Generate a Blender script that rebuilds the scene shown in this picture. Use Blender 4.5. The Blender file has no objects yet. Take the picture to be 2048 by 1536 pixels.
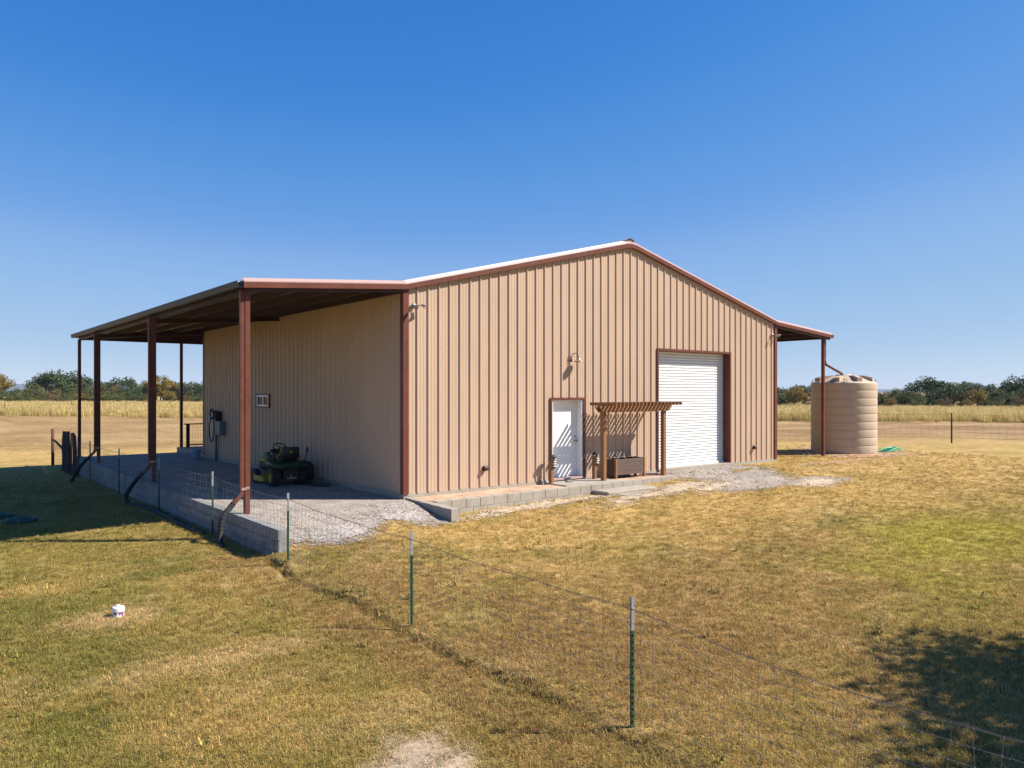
import bpy, math, random
import numpy as np
from mathutils import Vector, Matrix
random.seed(7); RNG = np.random.default_rng(7)
S = bpy.context.scene
R = math.radians

# ------------------------------------------------------------------ camera
TH = math.atan2(1899, 1532); SN, CS = math.sin(TH), math.cos(TH)
F_PX = 1532.0
cam_d = bpy.data.cameras.new('camera'); cam = bpy.data.objects.new('camera', cam_d)
S.collection.objects.link(cam); S.camera = cam
cam.location = (-9.156, -15.317, 2.35)
cam.rotation_euler = (R(90), 0, -math.atan2(CS, SN))
cam_d.sensor_width = 36.0; cam_d.lens = 36.0 * F_PX / 2048.0
cam_d.shift_y = (784.3 - 768.0) / 2048.0
cam_d.clip_start = 0.1; cam_d.clip_end = 12000

# ------------------------------------------------------------------ light
SUNV = Vector((1.23, -1.0, 1.50)).normalized()
EL = math.asin(SUNV.z); AZ = math.atan2(SUNV.x, SUNV.y)
w = bpy.data.worlds.new('World'); S.world = w; w.use_nodes = True
nt = w.node_tree; nt.nodes.clear()
sky = nt.nodes.new('ShaderNodeTexSky'); sky.sky_type = 'NISHITA'; sky.sun_disc = False
sky.sun_elevation = EL; sky.sun_rotation = AZ
sky.altitude = 2500; sky.air_density = 1.0; sky.dust_density = 0.0; sky.ozone_density = 6.0
SKS = 0.057                                   # background strength; colour curve works on the scaled value
sc0 = nt.nodes.new('ShaderNodeVectorMath'); sc0.operation = 'SCALE'; sc0.inputs['Scale'].default_value = 0.105
sc1 = nt.nodes.new('ShaderNodeVectorMath'); sc1.operation = 'SCALE'; sc1.inputs['Scale'].default_value = 1 / 0.105
cv = nt.nodes.new('ShaderNodeRGBCurve')
for ch, pts in ((0, ((.0, 0), (.07, .033), (.105, .092), (.136, .155), (.165, .23), (.42, .45), (1, 1))),
                (1, ((.0, 0), (.15, .208), (.209, .295), (.266, .36), (.319, .435), (.64, .615), (1, 1))),
                (2, ((.0, 0), (.32, .62), (.45, .72), (.515, .755), (.62, .79), (.81, .80), (1, .95)))):
    c = cv.mapping.curves[ch]
    c.points[0].location = pts[0]; c.points[1].location = pts[-1]
    for p_ in pts[1:-1]: c.points.new(*p_)
cv.mapping.update()
bg = nt.nodes.new('ShaderNodeBackground'); bg.inputs['Strength'].default_value = SKS
wo = nt.nodes.new('ShaderNodeOutputWorld')
nt.links.new(sky.outputs[0], sc0.inputs[0]); nt.links.new(sc0.outputs[0], cv.inputs['Color']); nt.links.new(cv.outputs[0], sc1.inputs[0])
nt.links.new(sc1.outputs[0], bg.inputs['Color'])
nt.links.new(bg.outputs[0], wo.inputs['Surface'])
sd = bpy.data.lights.new('sun', 'SUN'); sd.energy = 5.0; sd.angle = R(0.5); sd.color = (1.0, 0.935, 0.85)
sun = bpy.data.objects.new('sun', sd); S.collection.objects.link(sun)
sun.rotation_euler = SUNV.to_track_quat('Z', 'Y').to_euler()
S.view_settings.view_transform = 'Standard'; S.view_settings.look = 'None'
S.view_settings.exposure = 0.92; S.view_settings.gamma = 1.0; S.view_settings.use_curve_mapping = False
S.cycles.max_bounces = 6; S.cycles.diffuse_bounces = 2; S.cycles.transparent_max_bounces = 6
S.cycles.use_adaptive_sampling = True
S.cycles.use_denoising = True

# ------------------------------------------------------------------ materials
def lk(t, a, b): t.links.new(a, b)
def mat(name, base, rough=0.6, metal=0.0, var=0.12, scale=6.0, bump=0.0, bscale=60.0, spec=0.5, stretch=None, var2=None, dirt=None):
    """Principled paint with two octaves of colour variation and optional bump."""
    m = bpy.data.materials.new(name); m.use_nodes = True; t = m.node_tree; n = t.nodes
    p = n['Principled BSDF']; p.inputs['Roughness'].default_value = rough; p.inputs['Metallic'].default_value = metal
    p.inputs['Specular IOR Level'].default_value = spec
    tc = n.new('ShaderNodeTexCoord'); mp = n.new('ShaderNodeMapping')
    lk(t, tc.outputs['Object'], mp.inputs[0])
    if stretch: mp.inputs['Scale'].default_value = stretch
    nz = n.new('ShaderNodeTexNoise'); nz.inputs['Scale'].default_value = scale; nz.inputs['Detail'].default_value = 6; nz.inputs['Roughness'].default_value = 0.65
    lk(t, mp.outputs[0], nz.inputs['Vector'])
    mr = n.new('ShaderNodeMapRange'); mr.inputs['From Min'].default_value = 0.3; mr.inputs['From Max'].default_value = 0.7
    mr.inputs['To Min'].default_value = 1 - var; mr.inputs['To Max'].default_value = 1 + var
    lk(t, nz.outputs['Fac'], mr.inputs['Value'])
    mx = n.new('ShaderNodeVectorMath'); mx.operation = 'SCALE'; mx.inputs[0].default_value = base
    lk(t, mr.outputs[0], mx.inputs['Scale'])
    last = mx.outputs[0]
    if dirt:
        col, amt, sc = dirt
        n2 = n.new('ShaderNodeTexNoise'); n2.inputs['Scale'].default_value = sc; n2.inputs['Detail'].default_value = 8; n2.inputs['Roughness'].default_value = 0.7
        lk(t, mp.outputs[0], n2.inputs['Vector'])
        r2 = n.new('ShaderNodeMapRange'); r2.inputs['From Min'].default_value = 0.48; r2.inputs['From Max'].default_value = 0.72; r2.inputs['To Max'].default_value = amt
        lk(t, n2.outputs['Fac'], r2.inputs['Value'])
        mm = n.new('ShaderNodeMix'); mm.data_type = 'RGBA'; lk(t, r2.outputs[0], mm.inputs[0]); lk(t, last, mm.inputs[6]); mm.inputs[7].default_value = (*col, 1)
        last = mm.outputs[2]
    lk(t, last, p.inputs['Base Color'])
    if bump:
        nb = n.new('ShaderNodeTexNoise'); nb.inputs['Scale'].default_value = bscale; nb.inputs['Detail'].default_value = 5
        lk(t, mp.outputs[0], nb.inputs['Vector'])
        bp = n.new('ShaderNodeBump'); bp.inputs['Strength'].default_value = bump; bp.inputs['Distance'].default_value = 0.01
        lk(t, nb.outputs['Fac'], bp.inputs['Height']); lk(t, bp.outputs[0], p.inputs['Normal'])
    return m

M = {}
M['siding'] = mat('tan_siding_paint', (0.475, 0.337, 0.236), 0.5, spec=0.15, bump=0.2, bscale=1.6, var=0.05, scale=0.9, stretch=(1, 1, 0.35), dirt=((0.34, 0.24, 0.17), 0.18, 1.6))
M['brown'] = mat('reddish_brown_trim_paint', (0.128, 0.042, 0.026), 0.45, var=0.14, scale=2.2, spec=0.2, dirt=((0.20, 0.09, 0.06), 0.35, 5))
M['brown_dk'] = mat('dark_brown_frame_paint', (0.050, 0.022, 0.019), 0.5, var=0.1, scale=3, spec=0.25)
M['gutter'] = mat('dark_gutter_metal', (0.030, 0.030, 0.034), 0.5, 0.0, var=0.15, scale=2, spec=0.3)
M['galv'] = mat('galvalume_sheet', (0.42, 0.40, 0.38), 0.45, 0.45, var=0.05, scale=2)
M['galv_trim'] = mat('pale_folded_trim_metal', (0.44, 0.29, 0.25), 0.4, 0.0, var=0.04, scale=2)
M['white'] = mat('white_door_paint', (0.80, 0.80, 0.78), 0.45, var=0.02, scale=2)
M['curtain'] = mat('white_roll_door_paint', (0.78, 0.79, 0.78), 0.4, var=0.025, scale=2, stretch=(1, 1, 4), dirt=((0.55, 0.53, 0.48), 0.25, 3))
M['conc'] = mat('pale_concrete', (0.33, 0.29, 0.235), 0.9, var=0.12, scale=3, bump=0.5, bscale=45, dirt=((0.22, 0.17, 0.11), 0.6, 2.2))
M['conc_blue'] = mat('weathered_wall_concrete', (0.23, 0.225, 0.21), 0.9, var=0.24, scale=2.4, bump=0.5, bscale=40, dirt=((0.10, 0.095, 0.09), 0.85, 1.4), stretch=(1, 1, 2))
M['wood'] = mat('stained_cedar', (0.22, 0.10, 0.036), 0.65, var=0.28, scale=9, bump=0.3, bscale=40, stretch=(6, 6, 0.8))
M['wood_h'] = mat('stained_cedar_board', (0.23, 0.105, 0.037), 0.65, var=0.25, scale=9, bump=0.3, bscale=40, stretch=(0.8, 6, 6))
M['greywood'] = mat('weathered_grey_board', (0.105, 0.068, 0.05), 0.8, var=0.35, scale=10, bump=0.4, bscale=60, stretch=(0.7, 6, 9))
M['oldwood'] = mat('old_cedar_stay', (0.07, 0.055, 0.05), 0.9, var=0.35, scale=9, bump=0.6, bscale=30, stretch=(5, 5, 0.6))
M['rust'] = mat('rusted_pipe', (0.10, 0.035, 0.018), 0.8, var=0.3, scale=12, bump=0.3)
M['black'] = mat('black_plastic', (0.012, 0.012, 0.013), 0.45, var=0.2)
M['rubber'] = mat('black_rubber', (0.014, 0.014, 0.014), 0.75, var=0.25, scale=20)
M['green_paint'] = mat('green_mower_paint', (0.004, 0.036, 0.014), 0.4, spec=0.3, var=0.06)
M['yellow_paint'] = mat('yellow_mower_paint', (0.42, 0.30, 0.010), 0.4, var=0.06)
M['post_green'] = mat('green_post_paint', (0.010, 0.055, 0.030), 0.45, var=0.15, scale=14)
M['post_tip'] = mat('silver_post_tip', (0.27, 0.27, 0.28), 0.55, 0.3, var=0.12, scale=18)
M['wire'] = mat('galvanised_wire', (0.26, 0.25, 0.25), 0.42, 0.7, var=0.25, scale=9)
M['barb'] = mat('old_barbed_wire', (0.10, 0.075, 0.06), 0.6, 0.4, var=0.25, scale=9)
M['tank'] = mat('tan_polyethylene', (0.46, 0.355, 0.245), 0.6, var=0.05, scale=1.2, stretch=(1, 1, .18), dirt=((0.33, 0.24, 0.16), 0.4, 3))
M['grey_metal'] = mat('grey_fixture_metal', (0.32, 0.31, 0.29), 0.4, 0.6, var=0.1)
M['blue_box'] = mat('grey_electrical_box', (0.10, 0.15, 0.175), 0.5, var=0.08)
M['hose_green'] = mat('green_garden_hose', (0.005, 0.36, 0.20), 0.4, var=0.1)
M['lid_green'] = mat('green_plastic_lid', (0.014, 0.060, 0.036), 0.8, var=0.12, scale=4)
M['pvc'] = mat('white_pvc', (0.78, 0.77, 0.74), 0.45, var=0.05)
M['purple'] = mat('purple_pipe_primer', (0.20, 0.07, 0.24), 0.6, var=0.3, scale=60)
M['lampshade'] = mat('weathered_lamp_metal', (0.34, 0.28, 0.20), 0.4, 0.35, var=0.12)
M['lens'] = mat('frosted_lamp_tier', (0.55, 0.52, 0.42), 0.35, var=0.05)
M['bucket'] = mat('white_blue_bucket_plastic', (0.30, 0.48, 0.62), 0.45, var=0.1)
M['tag'] = mat('pale_blue_cloth', (0.35, 0.50, 0.62), 0.8, var=0.1)
M['trunk'] = mat('tree_bark', (0.10, 0.075, 0.055), 0.9, var=0.3, scale=6, bump=0.5)
M['soil'] = mat('dark_planter_soil', (0.05, 0.035, 0.025), 0.95, var=0.3, scale=20, bump=0.8)

def glass():
    m = bpy.data.materials.new('dark_window_glass'); m.use_nodes = True
    p = m.node_tree.nodes['Principled BSDF']; p.inputs['Base Color'].default_value = (0.01, 0.015, 0.02, 1)
    p.inputs['Roughness'].default_value = 0.08; p.inputs['Specular IOR Level'].default_value = 0.2
    return m
M['glass'] = glass()

def leafmat(name, cols):
    m = bpy.data.materials.new(name); m.use_nodes = True; t = m.node_tree; n = t.nodes
    p = n['Principled BSDF']; p.inputs['Roughness'].default_value = 0.6; p.inputs['Specular IOR Level'].default_value = 0.25
    at = n.new('ShaderNodeAttribute'); at.attribute_name = 'lc'
    cr = n.new('ShaderNodeValToRGB'); e = cr.color_ramp.elements
    e[0].color = (*cols[0], 1); e[1].color = (*cols[-1], 1)
    for i, c in enumerate(cols[1:-1]):
        x = e.new((i + 1) / (len(cols) - 1)); x.color = (*c, 1)
    lk(t, at.outputs['Fac'], cr.inputs[0]); lk(t, cr.outputs[0], p.inputs['Base Color'])
    tr = n.new('ShaderNodeBsdfTranslucent'); lk(t, cr.outputs[0], tr.inputs['Color'])
    mx = n.new('ShaderNodeMixShader'); mx.inputs[0].default_value = 0.22
    lk(t, p.outputs[0], mx.inputs[1]); lk(t, tr.outputs[0], mx.inputs[2]); lk(t, mx.outputs[0], n['Material Output'].inputs[0])
    return m
M['leaf_dark'] = leafmat('dark_evergreen_leaves', [(0.026, 0.044, 0.014), (0.058, 0.086, 0.026), (0.115, 0.14, 0.045)])
M['leaf_mid'] = leafmat('olive_leaves', [(0.05, 0.062, 0.016), (0.11, 0.12, 0.03), (0.21, 0.20, 0.055)])
M['leaf_gold'] = leafmat('golden_autumn_leaves', [(0.10, 0.075, 0.014), (0.24, 0.17, 0.03), (0.40, 0.27, 0.06)])
M['leaf_rust'] = leafmat('rusty_olive_leaves', [(0.08, 0.062, 0.028), (0.17, 0.125, 0.045), (0.28, 0.20, 0.07)])
M['leaf_grey'] = leafmat('grey_green_leaves', [(0.06, 0.078, 0.048), (0.125, 0.145, 0.09), (0.23, 0.24, 0.16)])

# ------------------------------------------------------------------ mesh builder
class MB:
    def __init__(s): s.v = []; s.f = []; s.sm = []
    def add(s, vs, fs, smooth=False):
        k = len(s.v); s.v += [tuple(v) for v in vs]; s.f += [tuple(i + k for i in f) for f in fs]; s.sm += [smooth] * len(fs); return s
    def box(s, x0, x1, y0, y1, z0, z1, bev=0.0):
        if bev > 0:
            return s.bevbox(x0, x1, y0, y1, z0, z1, bev)
        v = [(x0, y0, z0), (x1, y0, z0), (x1, y1, z0), (x0, y1, z0), (x0, y0, z1), (x1, y0, z1), (x1, y1, z1), (x0, y1, z1)]
        return s.add(v, [(0, 3, 2, 1), (4, 5, 6, 7), (0, 1, 5, 4), (1, 2, 6, 5), (2, 3, 7, 6), (3, 0, 4, 7)])
    def bevbox(s, x0, x1, y0, y1, z0, z1, b):
        # chamfered box: 24 vertices
        v = []; idx = {}
        for ix, X in ((0, (x0, x1)),):
            pass
        def P(a, bb, c, ax):
            X = [x0, x1][a]; Y = [y0, y1][bb]; Z = [z0, z1][c]
            sx = b * (1 - 2 * a); sy = b * (1 - 2 * bb); sz = b * (1 - 2 * c)
            if ax == 0: return (X, Y + sy, Z + sz)
            if ax == 1: return (X + sx, Y, Z + sz)
            return (X + sx, Y + sy, Z)
        for a in (0, 1):
            for bb in (0, 1):
                for c in (0, 1):
                    for ax in (0, 1, 2):
                        idx[(a, bb, c, ax)] = len(v); v.append(P(a, bb, c, ax))
        I = lambda a, bb, c, ax: idx[(a, bb, c, ax)]
        f = [(I(0,0,0,0), I(0,0,1,0), I(0,1,1,0), I(0,1,0,0)), (I(1,0,0,0), I(1,1,0,0), I(1,1,1,0), I(1,0,1,0)),
             (I(0,0,0,1), I(1,0,0,1), I(1,0,1,1), I(0,0,1,1)), (I(0,1,0,1), I(0,1,1,1), I(1,1,1,1), I(1,1,0,1)),
             (I(0,0,0,2), I(0,1,0,2), I(1,1,0,2), I(1,0,0,2)), (I(0,0,1,2), I(1,0,1,2), I(1,1,1,2), I(0,1,1,2))]
        for c in (0, 1):
            for bb in (0, 1): f.append((I(0,bb,c,1), I(1,bb,c,1), I(1,bb,c,2), I(0,bb,c,2)))
            for a in (0, 1): f.append((I(a,0,c,0), I(a,1,c,0), I(a,1,c,2), I(a,0,c,2)))
        for a in (0, 1):
            for bb in (0, 1): f.append((I(a,bb,0,0), I(a,bb,1,0), I(a,bb,1,1), I(a,bb,0,1)))
        for a in (0, 1):
            for bb in (0, 1):
                for c in (0, 1): f.append((I(a,bb,c,0), I(a,bb,c,1), I(a,bb,c,2)))
        return s.add(v, f)
    def bar(s, p, q, wd, ht, up=(0, 0, 1)):
        p = Vector(p); q = Vector(q); d = (q - p).normalized(); up = Vector(up)
        a = d.cross(up)
        if a.length < 1e-4: a = d.cross(Vector((0, 1, 0)))
        a.normalize(); b = a.cross(d).normalized(); a = a * wd / 2; b = b * ht / 2
        v = [p - a - b, p + a - b, p + a + b, p - a + b, q - a - b, q + a - b, q + a + b, q - a + b]
        return s.add(v, [(0, 1, 2, 3), (7, 6, 5, 4), (0, 4, 5, 1), (1, 5, 6, 2), (2, 6, 7, 3), (3, 7, 4, 0)])
    def tube(s, pts, r, n=8, cap=True, smooth=True):
        pts = [Vector(p) for p in pts]; rs = r if isinstance(r, (list, tuple)) else [r] * len(pts)
        k = len(s.v); prev = None; vs = []
        for i, p in enumerate(pts):
            t = (pts[min(i + 1, len(pts) - 1)] - pts[max(i - 1, 0)]).normalized()
            if prev is None:
                a = t.cross(Vector((0, 0, 1)))
                if a.length < 0.05: a = t.cross(Vector((0, 1, 0)))
            else: a = prev - t * prev.dot(t)
            a.normalize(); prev = a; b = t.cross(a)
            for j in range(n):
                g = 2 * math.pi * j / n; vs.append(p + (a * math.cos(g) + b * math.sin(g)) * rs[i])
        fs = []
        for i in range(len(pts) - 1):
            for j in range(n): fs.append((i * n + j, i * n + (j + 1) % n, (i + 1) * n + (j + 1) % n, (i + 1) * n + j))
        if cap: fs.append(tuple(range(n - 1, -1, -1))); fs.append(tuple((len(pts) - 1) * n + j for j in range(n)))
        return s.add(vs, fs, smooth)
    def lathe(s, prof, c=(0, 0, 0), n=32, axis='z', smooth=True, M4=None):
        vs = []; fs = []
        for (r, z) in prof:
            for j in range(n):
                g = 2 * math.pi * j / n; x, y = r * math.cos(g), r * math.sin(g)
                if axis == 'z': v = Vector((x, y, z))
                elif axis == 'x': v = Vector((z, x, y))
                else: v = Vector((x, z, y))
                if M4 is not None: v = M4 @ v
                vs.append(v + Vector(c))
        for i in range(len(prof) - 1):
            for j in range(n): fs.append((i * n + j, i * n + (j + 1) % n, (i + 1) * n + (j + 1) % n, (i + 1) * n + j))
        return s.add(vs, fs, smooth)
    def prism(s, poly, y0, y1, axis='y'):
        n = len(poly); vs = []
        for yy in (y0, y1):
            for (a, b) in poly: vs.append((a, yy, b) if axis == 'y' else ((yy, a, b) if axis == 'x' else (a, b, yy)))
        fs = [tuple(range(n)), tuple(range(2 * n - 1, n - 1, -1))] + [(i, i + n, (i + 1) % n + n, (i + 1) % n) for i in range(n)]
        return s.add(vs, fs)
    def build(s, name, m, parent=None, label=None, kind=None, fix=True):
        me = bpy.data.meshes.new(name); off = Vector((0, 0, 0)); q = parent
        while q is not None: off += q.location; q = q.parent
        me.from_pydata([tuple(Vector(v) - off) for v in s.v], [], s.f)
        if fix:
            import bmesh
            b = bmesh.new(); b.from_mesh(me); bmesh.ops.recalc_face_normals(b, faces=b.faces); b.to_mesh(me); b.free()
        me.polygons.foreach_set('use_smooth', s.sm); me.materials.append(m); me.update()
        o = bpy.data.objects.new(name, me); S.collection.objects.link(o)
        if parent is not None: o.parent = parent
        if label: o['label'] = label
        if kind: o['kind'] = kind
        return o

def tag(o, label, cat, group=None):
    o['label'] = label; o['category'] = cat
    if group: o['group'] = group
    return o
def thing(name, label, cat, loc=(0, 0, 0), group=None):
    o = bpy.data.objects.new(name, None); S.collection.objects.link(o); o.location = loc; o.empty_display_size = 0.3
    return tag(o, label, cat, group)
def copy_tree(o, parent=None):
    c = o.copy(); S.collection.objects.link(c); c.parent = parent
    for ch in list(o.children): copy_tree(ch, c)
    return c
def np_obj(name, V, F, m, kind=None, smooth=False, parent=None):
    """V (n,3) array, F (k,4) or (k,3) array."""
    me = bpy.data.meshes.new(name); V = np.asarray(V, dtype=np.float32); F = np.asarray(F, dtype=np.int32)
    me.vertices.add(len(V)); me.vertices.foreach_set('co', V.ravel())
    kk = F.shape[1]; me.loops.add(F.size); me.loops.foreach_set('vertex_index', F.ravel())
    me.polygons.add(len(F)); me.polygons.foreach_set('loop_start', np.arange(0, F.size, kk, dtype=np.int32))
    me.polygons.foreach_set('loop_total', np.full(len(F), kk, dtype=np.int32))
    me.polygons.foreach_set('use_smooth', np.full(len(F), smooth))
    me.update(calc_edges=True)
    if m: me.materials.append(m)
    o = bpy.data.objects.new(name, me); S.collection.objects.link(o)
    if kind: o['kind'] = kind
    if parent: o.parent = parent
    return o

# ------------------------------------------------------------------ noise + terrain height
_lat = RNG.random((64, 64))
def vnoise(x, y, sc, ox=0.0, oy=0.0):
    x = np.asarray(x) / sc + ox; y = np.asarray(y) / sc + oy
    xi = np.floor(x).astype(int); yi = np.floor(y).astype(int); fx = x - xi; fy = y - yi
    fx = fx * fx * (3 - 2 * fx); fy = fy * fy * (3 - 2 * fy)
    g = lambda a, b: _lat[a % 64, b % 64]
    return (g(xi, yi) * (1 - fx) * (1 - fy) + g(xi + 1, yi) * fx * (1 - fy) + g(xi, yi + 1) * (1 - fx) * fy + g(xi + 1, yi + 1) * fx * fy)
def fbm(x, y, sc, oc=4, ox=0.0):
    s = 0; a = 0.5; t = 0
    for i in range(oc): s = s + a * vnoise(x, y, sc / 2 ** i, ox + 7.3 * i, ox * 1.7 + 3.1 * i); t += a; a *= 0.55
    return s / t
def sst(a, b, x): 
    t = np.clip((np.asarray(x, float) - a) / (b - a), 0, 1); return t * t * (3 - 2 * t)
CP = np.array([
 (-4.3,-16,-.76),(-4.3,-12,-.75),(-4.3,-8,-.72),(-4.3,-4,-.68),(-4.3,-1,-.66),(-4.3,3,-.65),(-4.3,8,-.66),(-4.3,13,-.69),(-4.3,18,-.74),(-4.5,22,-.72),
 (-7,-12,-.75),(-7,-6,-.74),(-7,0,-.72),(-7,6,-.70),(-7,12,-.70),(-8,20,-.70),(-14,0,-.72),(-14,10,-.68),(-14,-14,-.78),(-20,24,-.6),(-5,30,-.55),
 (-3.3,-2.6,-.50),(-2.2,-2.6,-.44),(-1.2,-2.3,-.40),(-.4,-2.2,-.42),(0.5,-2.1,-.44),(-3,-5,-.60),(-3,-10,-.69),(0,-5,-.55),(0,-9,-.64),(0,-14,-.74),(4,-5,-.44),(4,-9,-.56),(4,-14,-.70),
 (2,-1.2,-.36),(4,-1.2,-.32),(6,-1.3,-.28),(7.5,-1.3,-.22),(8.6,-1,-.17),(10,-.3,-.10),(12,-.3,-.09),(14,-.3,-.12),(15.3,-.4,-.13),(10,-4,-.24),(14,-4,-.24),(18.6,-.2,-.12),(21,0,-.10),(22,3,-.10),
 (10,-9,-.42),(16,-9,-.40),(25,-3,-.12),(30,0,-.02),(35,5,0.0),(26,8,-.12),(40,-10,-.2),(20,-16,-.5),(10,-20,-.7),(-10,-25,-.85),
 (18,10,-.15),(18,18,-.2),(5,19,-.2),(10,24,-.3),(3,24,-.45),(0,40,-.4),(10,50,-.2),(0,80,0.0),(30,90,0.0),(-30,70,-.1),(40,40,-.1),(55,20,0.0),(60,-10,0.0),(-40,20,-.5),(-40,-20,-.8),
 (90,60,-.1),(110,0,-.35),(60,110,-.1),(0,140,0),(80,140,-.2),(140,60,-.7),(-60,120,-.1)], float)
def height(x, y):
    x = np.asarray(x, float); y = np.asarray(y, float); sh = x.shape; xf = x.ravel(); yf = y.ravel()
    out = np.empty(len(xf))
    for a in range(0, len(xf), 20000):
        d2 = (xf[a:a+20000, None] - CP[None, :, 0]) ** 2 + (yf[a:a+20000, None] - CP[None, :, 1]) ** 2
        wgt = 1.0 / (d2 + 0.15) ** 1.8
        out[a:a+20000] = (wgt * CP[None, :, 2]).sum(1) / wgt.sum(1)
    r = np.hypot(xf, yf); far = sst(160, 500, r); out = out * (1 - far) + far * -0.6
    near = 1 - sst(40, 120, r)
    out = out + near * (0.05 * (fbm(xf, yf, 3.0, 3, 2.2) - 0.5) + 0.009 * (fbm(xf, yf, 0.5, 2, 9.1) - 0.5))
    # small eroded step under the mesh fence in front of the curb wall
    st = sst(-4.14, -4.03, xf + 0.16 * (vnoise(xf, yf, 0.35) - .5) + .10 * (vnoise(xf, yf, 0.13, 2.2) - .5)) * (1 - sst(-2.6, -2.0, yf)) * (1 - sst(-3.9, -1.6, xf))
    out = out + 0.055 * st
    gap = np.exp(-((xf + 4.13 + .14 * (vnoise(xf, yf, 0.3, 5.1) - .5)) / 0.045) ** 2) * (1 - sst(-2.5, -2.1, yf)) * sst(.3, .6, vnoise(xf, yf, 0.5, 3.3)); out = out - 0.07 * gap
    onpad = ((xf > -3.76) & (xf < .12)).astype(float) * sst(-2.3, -.1, yf) * (yf < 18.2)
    out = out * (1 - onpad) + onpad * -.135
    return out.reshape(sh)

# grass colour (albedo, world position)
PAL = dict(straw=(.435, .292, .106), brown=(.285, .180, .066), field=(.235, .142, .066), green=(.160, .148, .030), lime=(.30, .245, .045), tan=(.46, .315, .155), soil=(.09, .055, .03), olive=(.245, .185, .048))
PATCH = [  # x, y, rx, ry, colour, weight
 (8.0, -9.2, 3.0, 2.0, 'lime', 1.5), (5.1, -9.3, 2.2, 1.4, 'lime', 1.2), (6.6, -8.6, 1.6, .8, 'lime', 1.0), (3.3, -10.6, 2.0, .7, 'lime', .9), (6.0,-11.5,2.5,1.0,'olive',1.0), (12, -11, 5, 3, 'lime', .7),(2.0,-11.3,1.5,1.0,'olive',.9),
 (.8, -3.0, 2.2, .9, 'straw', 1.2), (5.5, -4.4, 4.0, 1.6, 'straw', 1.1), (13, -5.0, 6, 2.4, 'straw', 1.0), (20, -3, 6, 4, 'straw', .9), (16.5,-2.0,3,1.5,'tan',.7),
 (-2.6, -8.6, 1.6, 2.4, 'brown', 1.2), (-1.0, -9.3, 2.0, 1.6, 'brown', 1.1), (.4, -7.4, 2.2, 1.2, 'brown', 1.1), (4,-7.2,2,.8,'brown',.6), (-3.2,-5.5,.9,2.4,'brown',.8),
 (-8.0, -3.2, 1.6, 1.6, 'green', .9), (-7.4, -5.4, .9, .8, 'green', .8), (-7.4, 1.6, 3, 1.3, 'olive', 1.1), (-6.0, .2, 2.2, 1.4, 'olive', .8), (-9, 3.4, 4, 1.2, 'green', .6),(-7.1,-1.6,1.6,.5,'straw',.8),
 (-6.8, -4.0, .6, .4, 'tan', 1.3), (-6.4,-6.3, 1.0, .25, 'tan', .9), (-5.6,-6.6,.5,.15,'tan',.9), (-6.0,-7.4,.7,.2,'tan',.9), (-5.1, -8.9, 1.1, .4, 'tan', .7), (-5.2, -7.6, 1.0, .8, 'olive', .8), (-4.6,-9.1,.5,.5,'olive',.8),
 (-6.6,-8.3,1.6,.6,'straw',.6), (-4.5, -6.2, .35, 2.6, 'brown', 1.2),(-4.7,-9.2,.35,2,'brown',1.0)]
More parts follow.
